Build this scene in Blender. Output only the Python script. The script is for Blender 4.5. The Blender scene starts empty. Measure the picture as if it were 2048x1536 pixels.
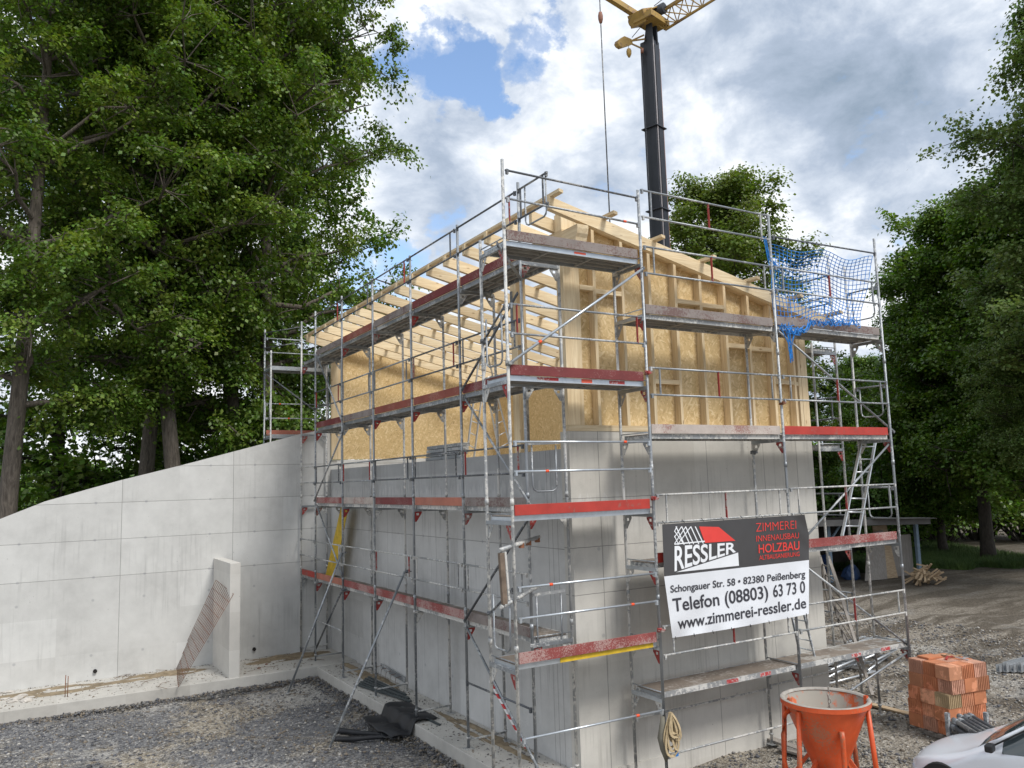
import bpy, math, random
import numpy as np
from mathutils import Vector, Matrix
R = math.radians
random.seed(7); rng = np.random.default_rng(7)
SC = bpy.context.scene
COL = SC.collection

# ------------------------------------------------------------------ camera
CAM = np.array([-7.5265, -10.8053, 3.7275]); YAW, PITCH, ROLL, FPX = 0.5406, 0.1210, -0.0298, 1622.3
_f = np.array([math.sin(YAW)*math.cos(PITCH), math.cos(YAW)*math.cos(PITCH), math.sin(PITCH)])
_r0 = np.array([math.cos(YAW), -math.sin(YAW), 0]); _u0 = np.cross(_r0, _f)
_r = _r0*math.cos(ROLL)+_u0*math.sin(ROLL); _u = -_r0*math.sin(ROLL)+_u0*math.cos(ROLL)
cd = bpy.data.cameras.new('camera'); cam = bpy.data.objects.new('camera', cd); COL.objects.link(cam)
cam.matrix_world = Matrix(((_r[0], _u[0], -_f[0], CAM[0]), (_r[1], _u[1], -_f[1], CAM[1]), (_r[2], _u[2], -_f[2], CAM[2]), (0, 0, 0, 1)))
cd.sensor_fit = 'HORIZONTAL'; cd.sensor_width = 36; cd.lens = FPX/2048*36; cd.clip_start = .05; cd.clip_end = 2000
SC.camera = cam
# survey helpers: a sight line from the measuring station met with a real plane of the site
def ray(px, py): return _f+_r*(px-1024)/FPX-_u*(py-768)/FPX
def PX(px, py, x): d = ray(px, py); return CAM+d*((x-CAM[0])/d[0])
def PY(px, py, y): d = ray(px, py); return CAM+d*((y-CAM[1])/d[1])
def PZ(px, py, z): d = ray(px, py); return CAM+d*((z-CAM[2])/d[2])
def PD(px, py, dist): return CAM+ray(px, py)*dist

# ------------------------------------------------------------------ light, sky, exposure
SUN_EL, SUN_AZ = R(50), math.atan2(0.30, -1.0)       # direction towards the sun: +0.30 x, -1 y
sx, sy, sz = math.sin(SUN_AZ)*math.cos(SUN_EL), math.cos(SUN_AZ)*math.cos(SUN_EL), math.sin(SUN_EL)
sl = bpy.data.lights.new('sun', 'SUN'); sl.energy = 1.75; sl.angle = R(17); sl.color = (1, .965, .91)
sun = bpy.data.objects.new('sun', sl); COL.objects.link(sun)
sun.rotation_euler = Vector((sx, sy, sz)).to_track_quat('Z', 'Y').to_euler()
W = bpy.data.worlds.new("World"); SC.world = W; W.use_nodes = True
wn, wl = W.node_tree.nodes, W.node_tree.links
wn.clear()
SC.view_settings.view_transform = 'Standard'; SC.view_settings.look = 'None'
SC.view_settings.exposure = 0.72; SC.view_settings.gamma = 1

def N(tree, t, **kw):
    n = tree.nodes.new(t)
    for k, v in kw.items():
        if k.startswith('i_'):
            k = k[2:]; k = int(k) if k.isdigit() else k
            n.inputs[k].default_value = v
        else: setattr(n, k, v)
    return n
def ramp(tree, fac, stops, interp='LINEAR'):
    n = tree.nodes.new('ShaderNodeValToRGB'); n.color_ramp.interpolation = interp
    e = n.color_ramp.elements
    while len(e) < len(stops): e.new(.5)
    for el, (p, c) in zip(e, stops):
        el.position = p; el.color = (c[0], c[1], c[2], 1) if isinstance(c, tuple) else (c, c, c, 1)
    if fac is not None: tree.links.new(fac, n.inputs[0])
    return n.outputs[0]
def math_(tree, op, a, b=None, clamp=False):
    n = tree.nodes.new('ShaderNodeMath'); n.operation = op; n.use_clamp = clamp
    for i, v in enumerate((a, b)):
        if v is None: continue
        if isinstance(v, (int, float)): n.inputs[i].default_value = v
        else: tree.links.new(v, n.inputs[i])
    return n.outputs[0]
def mixc(tree, fac, a, b, mode='MIX'):
    n = tree.nodes.new('ShaderNodeMix'); n.data_type = 'RGBA'; n.blend_type = mode
    for s, v in ((0, fac), (6, a), (7, b)):
        if isinstance(v, (int, float)): n.inputs[s].default_value = v
        elif isinstance(v, tuple): n.inputs[s].default_value = (v[0], v[1], v[2], 1)
        else: tree.links.new(v, n.inputs[s])
    return n.outputs[2]

def build_sky():
    T = W.node_tree
    sky = N(T, 'ShaderNodeTexSky', sky_type='NISHITA', sun_disc=False, sun_elevation=SUN_EL, sun_rotation=SUN_AZ, air_density=1.0, dust_density=.6, ozone_density=1.5)
    tc = N(T, 'ShaderNodeTexCoord')
    sep = N(T, 'ShaderNodeSeparateXYZ'); T.links.new(tc.outputs['Generated'], sep.inputs[0])
    # project the view direction on a cloud layer
    zc = math_(T, 'ADD', math_(T, 'MAXIMUM', sep.outputs[2], 0.0), 0.22)
    cx = math_(T, 'DIVIDE', sep.outputs[0], zc); cy = math_(T, 'DIVIDE', sep.outputs[1], zc)
    cmb = N(T, 'ShaderNodeCombineXYZ'); T.links.new(cx, cmb.inputs[0]); T.links.new(cy, cmb.inputs[1])
    def noise(scale, detail, rough, off, dist=0.0):
        mp = N(T, 'ShaderNodeMapping'); mp.inputs['Location'].default_value = off
        T.links.new(tc.outputs['Generated'], mp.inputs[0]); mp.inputs['Scale'].default_value = (1, 1, 1.5)
        n = N(T, 'ShaderNodeTexNoise'); n.inputs['Scale'].default_value = scale; n.inputs['Detail'].default_value = detail
        n.inputs['Roughness'].default_value = rough; n.inputs['Distortion'].default_value = dist
        T.links.new(mp.outputs[0], n.inputs[0]); return n.outputs[0]
    n1 = noise(4.2, 12, .60, (3.1, 1.7, .3), .1)
    n2 = noise(8.5, 9, .6, (8.2, 4.4, 1.9), .2)
    n3 = noise(2.4, 6, .5, (1.2, 9.3, 5.5))
    # open blue windows: spots on the dome
    wn_ = N(T, 'ShaderNodeTexNoise'); wn_.inputs['Scale'].default_value = 9; wn_.inputs['Detail'].default_value = 6; wn_.inputs['Roughness'].default_value = .6; T.links.new(tc.outputs['Generated'], wn_.inputs[0])
    ws = N(T, 'ShaderNodeVectorMath', operation='SUBTRACT'); T.links.new(wn_.outputs['Color'], ws.inputs[0]); ws.inputs[1].default_value = (.5, .5, .5)
    wm = N(T, 'ShaderNodeVectorMath', operation='SCALE'); T.links.new(ws.outputs[0], wm.inputs[0]); wm.inputs['Scale'].default_value = .22
    wa = N(T, 'ShaderNodeVectorMath', operation='ADD'); T.links.new(tc.outputs['Generated'], wa.inputs[0]); T.links.new(wm.outputs[0], wa.inputs[1])
    spot = None
    for (px, py, rad, amt) in BLUE:
        d = ray(px, py); d = d/np.linalg.norm(d)
        dp = N(T, 'ShaderNodeVectorMath', operation='DISTANCE'); T.links.new(wa.outputs[0], dp.inputs[0]); dp.inputs[1].default_value = tuple(d)
        m = N(T, 'ShaderNodeMapRange'); m.inputs[1].default_value = rad; m.inputs[2].default_value = rad*.15; m.inputs[3].default_value = 0; m.inputs[4].default_value = amt
        T.links.new(dp.outputs['Value'], m.inputs[0])
        spot = m.outputs[0] if spot is None else math_(T, 'MAXIMUM', spot, m.outputs[0])
    dens = math_(T, 'ADD', math_(T, 'MULTIPLY', n1, 1.15), math_(T, 'MULTIPLY', n2, .4))
    dens = math_(T, 'SUBTRACT', math_(T, 'ADD', dens, -.135), spot)
    mask = ramp(T, dens, [(.36, 0.0), (.43, .30), (.50, 1.0)], 'EASE')
    grey = None
    for (px, py, rad, amt) in GREY:
        d = ray(px, py); d = d/np.linalg.norm(d)
        dp = N(T, 'ShaderNodeVectorMath', operation='DISTANCE'); T.links.new(tc.outputs['Generated'], dp.inputs[0]); dp.inputs[1].default_value = tuple(d)
        m = N(T, 'ShaderNodeMapRange'); m.interpolation_type = 'SMOOTHSTEP'; m.inputs[1].default_value = rad; m.inputs[2].default_value = 0; m.inputs[3].default_value = 0; m.inputs[4].default_value = amt
        T.links.new(dp.outputs['Value'], m.inputs[0])
        grey = m.outputs[0] if grey is None else math_(T, 'ADD', grey, m.outputs[0])
    lightv = math_(T, 'ADD', math_(T, 'MULTIPLY', n3, .45), math_(T, 'MULTIPLY', n2, .62))
    lightv = math_(T, 'ADD', lightv, math_(T, 'MULTIPLY', n1, .35))
    lightv = math_(T, 'SUBTRACT', lightv, math_(T, 'ADD', grey, .14))
    ccol = ramp(T, lightv, [(.34, (.25, .32, .41)), (.46, (.38, .45, .56)), (.55, (.58, .64, .73)), (.63, (.85, .88, .92)), (.74, (.98, .98, .99))])
    b1 = N(T, 'ShaderNodeBackground'); b1.inputs[1].default_value = .15; T.links.new(sky.outputs[0], b1.inputs[0])
    b2 = N(T, 'ShaderNodeBackground'); b2.inputs[1].default_value = .76; T.links.new(ccol, b2.inputs[0])
    ms = N(T, 'ShaderNodeMixShader'); T.links.new(mask, ms.inputs[0]); T.links.new(b1.outputs[0], ms.inputs[1]); T.links.new(b2.outputs[0], ms.inputs[2])
    out = N(T, 'ShaderNodeOutputWorld'); T.links.new(ms.outputs[0], out.inputs[0])
BLUE = [(840, 70, .07, .28), (905, 120, .062, .34), (962, 160, .050, .38), (1015, 200, .040, .34), (1085, 35, .08, .22), (150, 200, .2, .2), (745, 560, .10, .30), (850, 470, .08, .16), (880, 40, .1, .12), (1440, 210, .03, .12), (1700, 480, .08, .16), (1870, 235, .07, .10), (1780, 520, .07, .14), (340, 250, .2, .15)]
GREY = [(1750, 120, .32, .12), (1500, 60, .18, .05), (880, 400, .12, .10)]
build_sky()
# ------------------------------------------------------------------ materials
MATS = {}
def newmat(name):
    m = bpy.data.materials.new(name); m.use_nodes = True
    T = m.node_tree; b = T.nodes['Principled BSDF']; MATS[name] = m
    return m, T, b
def objvec(T, scale=(1, 1, 1), rnd=True):
    tc = N(T, 'ShaderNodeTexCoord'); v = tc.outputs['Object']
    if rnd:
        oi = N(T, 'ShaderNodeObjectInfo')
        add = N(T, 'ShaderNodeVectorMath', operation='ADD'); T.links.new(v, add.inputs[0])
        mul = N(T, 'ShaderNodeVectorMath', operation='SCALE'); mul.inputs[0].default_value = (17, 31, 23); T.links.new(oi.outputs['Random'], mul.inputs['Scale'])
        T.links.new(mul.outputs[0], add.inputs[1]); v = add.outputs[0]
    mp = N(T, 'ShaderNodeMapping'); mp.inputs['Scale'].default_value = scale; T.links.new(v, mp.inputs[0])
    return mp.outputs[0]
def noise(T, vec, scale, detail=4, rough=.55, dist=0.0):
    n = N(T, 'ShaderNodeTexNoise'); n.inputs['Scale'].default_value = scale; n.inputs['Detail'].default_value = detail
    n.inputs['Roughness'].default_value = rough; n.inputs['Distortion'].default_value = dist
    T.links.new(vec, n.inputs[0]); return n.outputs[0]
def bump(T, b, h, strength=.3, dist=.01):
    n = N(T, 'ShaderNodeBump'); n.inputs['Strength'].default_value = strength; n.inputs['Distance'].default_value = dist
    T.links.new(h, n.inputs['Height']); T.links.new(n.outputs[0], b.inputs['Normal'])

def mat_plain(name, col, rough=.6, metal=0.0, var=.15, vscale=6, spec=.4):
    m, T, b = newmat(name); v = objvec(T)
    n = noise(T, v, vscale, 6, .6)
    lo = tuple(c*(1-var) for c in col); hi = tuple(min(1, c*(1+var)) for c in col)
    T.links.new(ramp(T, n, [(.3, lo), (.7, hi)]), b.inputs['Base Color'])
    b.inputs['Roughness'].default_value = rough; b.inputs['Metallic'].default_value = metal
    b.inputs['Specular IOR Level'].default_value = spec
    return m
def mat_worn(name, col, wear, amount=.5, rough=.65, scale=22, metal=0.0):
    """painted or galvanised surface with splashes and rubbed patches"""
    m, T, b = newmat(name); v = objvec(T)
    base = ramp(T, noise(T, v, 3.0, 5, .6), [(.3, tuple(c*.78 for c in col)), (.7, tuple(min(1, c*1.15) for c in col))])
    n = noise(T, v, scale, 6, .7, .3); n2 = noise(T, v, 1.6, 3, .5)
    s = math_(T, 'ADD', n, math_(T, 'MULTIPLY', math_(T, 'SUBTRACT', n2, .5), .8))
    k = ramp(T, s, [(.62-amount*.22, 0.0), (.70-amount*.2, 1.0)])
    T.links.new(mixc(T, k, base, wear), b.inputs['Base Color'])
    b.inputs['Roughness'].default_value = rough
    if metal: T.links.new(math_(T, 'MULTIPLY', math_(T, 'SUBTRACT', 1.0, k), metal), b.inputs['Metallic'])
    bump(T, b, n, .15, .003)
    return m
def mat_wood(name, axis, light, dark, knots=True, rough=.6, gscale=1.0):
    m, T, b = newmat(name)
    sc = [22*gscale]*3; sc['xyz'.index(axis)] = 1.1*gscale
    v = objvec(T, tuple(sc))
    n = noise(T, v, 1.6, 7, .62, .4); n2 = noise(T, objvec(T), .9, 3, .5)
    s = math_(T, 'ADD', math_(T, 'MULTIPLY', n, .75), math_(T, 'MULTIPLY', n2, .3))
    c = ramp(T, s, [(.32, dark), (.5, tuple((a+d)/2 for a, d in zip(light, dark))), (.62, light)])
    if knots:
        ks = [6.0]*3; ks['xyz'.index(axis)] = 2.4
        vo = N(T, 'ShaderNodeTexVoronoi'); vo.inputs['Scale'].default_value = 1.0; T.links.new(objvec(T, tuple(ks)), vo.inputs[0])
        k = ramp(T, vo.outputs['Distance'], [(.06, 1.0), (.13, 0.0)])
        c = mixc(T, math_(T, 'MULTIPLY', k, .65), c, (.24, .12, .05))
    oi = N(T, 'ShaderNodeObjectInfo')
    hv = N(T, 'ShaderNodeHueSaturation'); T.links.new(c, hv.inputs['Color'])
    T.links.new(math_(T, 'ADD', math_(T, 'MULTIPLY', oi.outputs['Random'], .34), .80), hv.inputs['Value'])
    T.links.new(hv.outputs[0], b.inputs['Base Color'])
    b.inputs['Roughness'].default_value = rough; b.inputs['Specular IOR Level'].default_value = .25
    bump(T, b, n, .12, .003)
    return m
def lines(T, coord, vals, w, warp=None):
    """thin joint lines at the given coordinates, soft edged"""
    out = None
    for v0 in vals:
        c = coord if warp is None else math_(T, 'ADD', coord, warp)
        d = math_(T, 'ABSOLUTE', math_(T, 'SUBTRACT', c, v0))
        k = N(T, 'ShaderNodeMapRange'); k.inputs[1].default_value = w*.5; k.inputs[2].default_value = w*1.3; k.inputs[3].default_value = 1; k.inputs[4].default_value = 0
        T.links.new(d, k.inputs[0])
        out = k.outputs[0] if out is None else math_(T, 'MAXIMUM', out, k.outputs[0])
    return out
def dots(T, a, bb, pts, r):
    out = None
    for (p, q) in pts:
        da = math_(T, 'POWER', math_(T, 'SUBTRACT', a, p), 2.0); db = math_(T, 'POWER', math_(T, 'SUBTRACT', bb, q), 2.0)
        d = math_(T, 'SQRT', math_(T, 'ADD', da, db))
        k = N(T, 'ShaderNodeMapRange'); k.inputs[1].default_value = r*.6; k.inputs[2].default_value = r*1.2; k.inputs[3].default_value = 1; k.inputs[4].default_value = 0
        T.links.new(d, k.inputs[0])
        out = k.outputs[0] if out is None else math_(T, 'MAXIMUM', out, k.outputs[0])
    return out
def mat_concrete(name, axis, base, vl=(), hl=(), pts=(), vtop=None, streak=.3, band=None, dark=.8, smudge=.0):
    """cast concrete; axis = horizontal object axis of the face; object space is site space"""
    m, T, b = newmat(name)
    tc = N(T, 'ShaderNodeNewGeometry'); sep = N(T, 'ShaderNodeSeparateXYZ'); T.links.new(tc.outputs['Position'], sep.inputs[0])
    H = sep.outputs[0 if axis == 'x' else 1]; Z = sep.outputs[2]
    v = tc.outputs['Position']
    big = noise(T, v, .55, 5, .55, .4); mid = noise(T, v, 3.2, 6, .62); fin = noise(T, v, 38, 4, .6)
    s = math_(T, 'ADD', math_(T, 'MULTIPLY', big, .55), math_(T, 'MULTIPLY', mid, .35)); s = math_(T, 'ADD', s, math_(T, 'MULTIPLY', fin, .10))
    hi = tuple(min(1, c*1.13) for c in base); lo = tuple(c*dark for c in base)
    c = ramp(T, s, [(.34, lo), (.5, base), (.64, hi)])
    fl = N(T, 'ShaderNodeCombineXYZ'); T.links.new(math_(T, 'FLOOR', math_(T, 'DIVIDE', H, 1.352)), fl.inputs[0]); T.links.new(math_(T, 'FLOOR', math_(T, 'DIVIDE', math_(T, 'SUBTRACT', Z, .82), .9)), fl.inputs[1])
    wh = N(T, 'ShaderNodeTexWhiteNoise'); T.links.new(fl.outputs[0], wh.inputs[0])
    c = mixc(T, .17, c, ramp(T, wh.outputs['Value'], [(0.0, (.30, .29, .27)), (1.0, (.72, .72, .70))]))
    # mould and dirt specks
    sk = math_(T, 'MULTIPLY', ramp(T, noise(T, v, 55, 3, .6), [(.60, 0.0), (.66, 1.0)]), math_(T, 'MULTIPLY', ramp(T, noise(T, v, 1.1, 4, .6), [(.54, 0.0), (.66, 1.0)]), streak))
    c = mixc(T, math_(T, 'MULTIPLY', sk, .7), c, (.12, .115, .10))
    # rain streaks
    mp = N(T, 'ShaderNodeMapping'); mp.inputs['Scale'].default_value = (9, 9, .35); T.links.new(v, mp.inputs[0])
    st = noise(T, mp.outputs[0], 1.6, 5, .6)
    stk = math_(T, 'MULTIPLY', ramp(T, st, [(.52, 0.0), (.7, 1.0)]), math_(T, 'MULTIPLY', ramp(T, noise(T, v, .8, 2, .5), [(.45, 0.0), (.62, 1.0)]), streak))
    c = mixc(T, stk, c, tuple(x*.55 for x in base))
    warp = math_(T, 'MULTIPLY', math_(T, 'SUBTRACT', noise(T, v, 5, 3, .5), .5), .012)
    J = None
    if vl:
        J = lines(T, H, vl, .006, warp)
    if hl:
        h = lines(T, Z, hl, .006, warp); J = h if J is None else math_(T, 'MAXIMUM', J, h)
    if J is not None: c = mixc(T, math_(T, 'MULTIPLY', J, .8), c, (.16, .155, .15))
    if pts:
        D = dots(T, H, Z, pts, .035); c = mixc(T, math_(T, 'MULTIPLY', D, .35), c, (.18, .19, .22))
    # blow holes
    vo = N(T, 'ShaderNodeTexVoronoi'); vo.inputs['Scale'].default_value = 7; T.links.new(v, vo.inputs[0])
    bh = math_(T, 'MULTIPLY', ramp(T, vo.outputs['Distance'], [(.05, 1.0), (.09, 0.0)]), ramp(T, mid, [(.5, 0.0), (.6, .7)]))
    c = mixc(T, bh, c, tuple(x*.45 for x in base))
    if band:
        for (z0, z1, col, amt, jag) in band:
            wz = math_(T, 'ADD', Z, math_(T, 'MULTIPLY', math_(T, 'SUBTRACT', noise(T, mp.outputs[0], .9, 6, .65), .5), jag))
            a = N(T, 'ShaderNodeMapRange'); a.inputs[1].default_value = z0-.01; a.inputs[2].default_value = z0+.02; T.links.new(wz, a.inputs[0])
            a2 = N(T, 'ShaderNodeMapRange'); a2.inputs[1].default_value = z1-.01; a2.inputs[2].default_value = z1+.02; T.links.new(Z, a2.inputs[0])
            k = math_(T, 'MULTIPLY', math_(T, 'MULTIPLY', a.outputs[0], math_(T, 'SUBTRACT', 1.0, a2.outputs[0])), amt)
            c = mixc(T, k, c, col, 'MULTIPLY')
    T.links.new(c, b.inputs['Base Color']); b.inputs['Roughness'].default_value = .82; b.inputs['Specular IOR Level'].default_value = .25
    hgt = math_(T, 'ADD', math_(T, 'MULTIPLY', mid, .5), math_(T, 'MULTIPLY', fin, .3))
    if J is not None: hgt = math_(T, 'SUBTRACT', hgt, math_(T, 'MULTIPLY', J, .8))
    bump(T, b, hgt, .25, .006)
    return m
def mat_osb(name, axis):
    m, T, b = newmat(name)
    tc = N(T, 'ShaderNodeTexCoord'); out = None
    cols = []
    for k, (ang, sc) in enumerate([(20, (1, 1, 1)), (-35, (1, 1, 1)), (75, (1, 1, 1))]):
        mp = N(T, 'ShaderNodeMapping')
        mp.inputs['Rotation'].default_value = (0, R(ang), 0) if axis == 'x' else (R(ang), 0, 0)
        mp.inputs['Location'].default_value = (k*7.3, k*3.1, k*5.7)
        mp2 = N(T, 'ShaderNodeMapping'); mp2.inputs['Scale'].default_value = (34, 34, 8)
        T.links.new(tc.outputs['Object'], mp.inputs[0]); T.links.new(mp.outputs[0], mp2.inputs[0])
        vo = N(T, 'ShaderNodeTexVoronoi'); vo.inputs['Scale'].default_value = 1.0; T.links.new(mp2.outputs[0], vo.inputs[0])
        sp = N(T, 'ShaderNodeSeparateColor'); T.links.new(vo.outputs['Color'], sp.inputs[0]); cols.append(sp.outputs[0])
    sel = noise(T, tc.outputs['Object'], 9, 3, .6)
    a = mixc(T, ramp(T, sel, [(.46, 0.0), (.5, 1.0)]), cols[0], cols[1])
    a = mixc(T, ramp(T, noise(T, tc.outputs['Object'], 12, 2, .5), [(.52, 0.0), (.56, 1.0)]), a, cols[2])
    c = ramp(T, a, [(0.0, (.38, .24, .10)), (.12, (.55, .39, .18)), (.7, (.68, .50, .26)), (1.0, (.86, .70, .44))])
    big = noise(T, tc.outputs['Object'], .8, 3, .5)
    c = mixc(T, .35, c, ramp(T, big, [(.3, (.52, .37, .17)), (.7, (.76, .59, .34))]))
    T.links.new(c, b.inputs['Base Color']); b.inputs['Roughness'].default_value = .5; b.inputs['Specular IOR Level'].default_value = .35
    bump(T, b, a, .1, .002)
    return m
def mat_leaf(name, c1, c2, c3, trans=.35):
    m, T, b = newmat(name)
    tc = N(T, 'ShaderNodeTexCoord')
    n = noise(T, tc.outputs['Object'], .8, 3, .6); n2 = noise(T, tc.outputs['Object'], 7, 2, .6)
    s = math_(T, 'ADD', math_(T, 'MULTIPLY', n, .6), math_(T, 'MULTIPLY', n2, .4))
    c = ramp(T, s, [(.34, c1), (.5, c2), (.66, c3)])
    ge = N(T, 'ShaderNodeNewGeometry'); hv = N(T, 'ShaderNodeHueSaturation'); T.links.new(c, hv.inputs['Color'])
    T.links.new(math_(T, 'ADD', math_(T, 'MULTIPLY', ge.outputs['Random Per Island'], .75), .65), hv.inputs['Value'])
    T.links.new(math_(T, 'ADD', math_(T, 'MULTIPLY', ge.outputs['Random Per Island'], .04), .475), hv.inputs['Hue']); c = hv.outputs[0]
    T.links.new(c, b.inputs['Base Color']); b.inputs['Roughness'].default_value = .42; b.inputs['Specular IOR Level'].default_value = .4
    tr = N(T, 'ShaderNodeBsdfTranslucent'); hs = N(T, 'ShaderNodeHueSaturation'); hs.inputs['Value'].default_value = 1.5; hs.inputs['Saturation'].default_value = 1.15
    T.links.new(c, hs.inputs['Color']); T.links.new(hs.outputs[0], tr.inputs[0])
    ms = N(T, 'ShaderNodeMixShader'); ms.inputs[0].default_value = trans
    T.links.new(b.outputs[0], ms.inputs[1]); T.links.new(tr.outputs[0], ms.inputs[2])
    T.links.new(ms.outputs[0], T.nodes['Material Output'].inputs[0])
    return m
def mat_bark(name, c1, c2):
    m, T, b = newmat(name); v = objvec(T, (7, 7, 1.4))
    n = noise(T, v, 2.2, 7, .7, .5)
    T.links.new(ramp(T, n, [(.35, c1), (.62, c2)]), b.inputs['Base Color']); b.inputs['Roughness'].default_value = .9
    bump(T, b, n, .8, .04); return m

STEEL = mat_worn('galvanised_steel', (.30, .32, .34), (.50, .51, .51), .36, .45, 20, .6)
STEELW = mat_worn('cement_splashed_steel', (.33, .34, .345), (.56, .55, .52), .72, .58, 16, .4)
STEELB = mat_plain('bright_galvanised_steel', (.52, .56, .60), .33, .7, .12, 10)
STEELD = mat_worn('dark_tube_steel', (.12, .13, .145), (.30, .30, .29), .35, .5, 20, .4)
ALU = mat_plain('aluminium', (.62, .64, .66), .38, .75, .1, 6)
REDP = mat_worn('red_bracket_paint', (.32, .035, .03), (.30, .26, .24), .35, .6, 24)
ORNG = mat_plain('orange_sleeve', (.85, .10, .03), .5, 0, .05)
TOE = {
 'maroon': mat_worn('maroon_toe_board', (.17, .030, .030), (.26, .13, .12), .28, .7, 45),
 'red': mat_worn('bright_red_toe_board', (.42, .040, .028), (.30, .10, .08), .1, .6, 10),
 'brick': mat_worn('brick_red_toe_board', (.26, .065, .045), (.34, .16, .12), .22, .7, 40),
 'salmon': mat_worn('salmon_toe_board', (.42, .15, .10), (.34, .20, .16), .25, .7, 40),
 'faded': mat_worn('faded_red_toe_board', (.25, .055, .05), (.38, .25, .23), .55, .8, 48),
 'grey': mat_worn('grey_weathered_toe_board', (.25, .215, .20), (.16, .10, .09), .5, .85, 30),
 'pale': mat_worn('pale_wooden_toe_board', (.46, .40, .36), (.30, .16, .14), .25, .8, 40),
}
DECKW = mat_worn('worn_plywood_deck', (.24, .20, .165), (.38, .36, .33), .45, .85, 8)
DECKD = mat_worn('dirty_plywood_deck', (.19, .155, .125), (.30, .27, .24), .4, .9, 14)
DECKU = mat_plain('deck_underside', (.30, .29, .27), .7, 0, .2, 3)
SPR_L, SPR_D = (.79, .655, .44), (.59, .435, .25)
WX = mat_wood('spruce_timber_x', 'x', SPR_L, SPR_D); WY = mat_wood('spruce_timber_y', 'y', SPR_L, SPR_D); WZ = mat_wood('spruce_timber_z', 'z', SPR_L, SPR_D)
WZD = mat_wood('spruce_shaded_side_z', 'z', (.62, .47, .30), (.46, .32, .18))  # same spruce with side-face shade mixed into its colour; not assigned to any stud
OLDW = mat_wood('old_scrap_wood', 'x', (.50, .38, .25), (.28, .19, .11))
GREYW = mat_wood('grey_weathered_wood', 'z', (.34, .31, .28), (.20, .18, .16))
OSBX = mat_osb('osb_board_x', 'x'); OSBY = mat_osb('osb_board_y', 'y')
BLK = mat_plain('black_rubber_sheet', (.018, .019, .022), .55, 0, .3, 5)
DARK = mat_plain('dark_interior', (.02, .018, .017), .9, 0, .3, 3)
RUST = mat_plain('rusty_steel', (.20, .085, .045), .85, 0, .35, 20)
BARK = mat_bark('grey_bark', (.055, .045, .036), (.16, .135, .11))
BARKD = mat_bark('dark_bark', (.035, .030, .025), (.09, .075, .06))
LEAFA = mat_leaf('linden_leaves', (.048, .100, .018), (.105, .175, .030), (.22, .285, .055))
LEAFB = mat_leaf('ash_leaves', (.075, .125, .026), (.130, .185, .036), (.20, .25, .06))
LEAFC = mat_leaf('dark_maple_leaves', (.062, .125, .022), (.105, .185, .032), (.18, .255, .045))
LEAFD = mat_leaf('undergrowth_leaves', (.038, .09, .018), (.075, .150, .028), (.14, .22, .045))
LEAFE = mat_leaf('birch_leaves', (.075, .130, .035), (.120, .180, .050), (.19, .245, .07))
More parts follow.
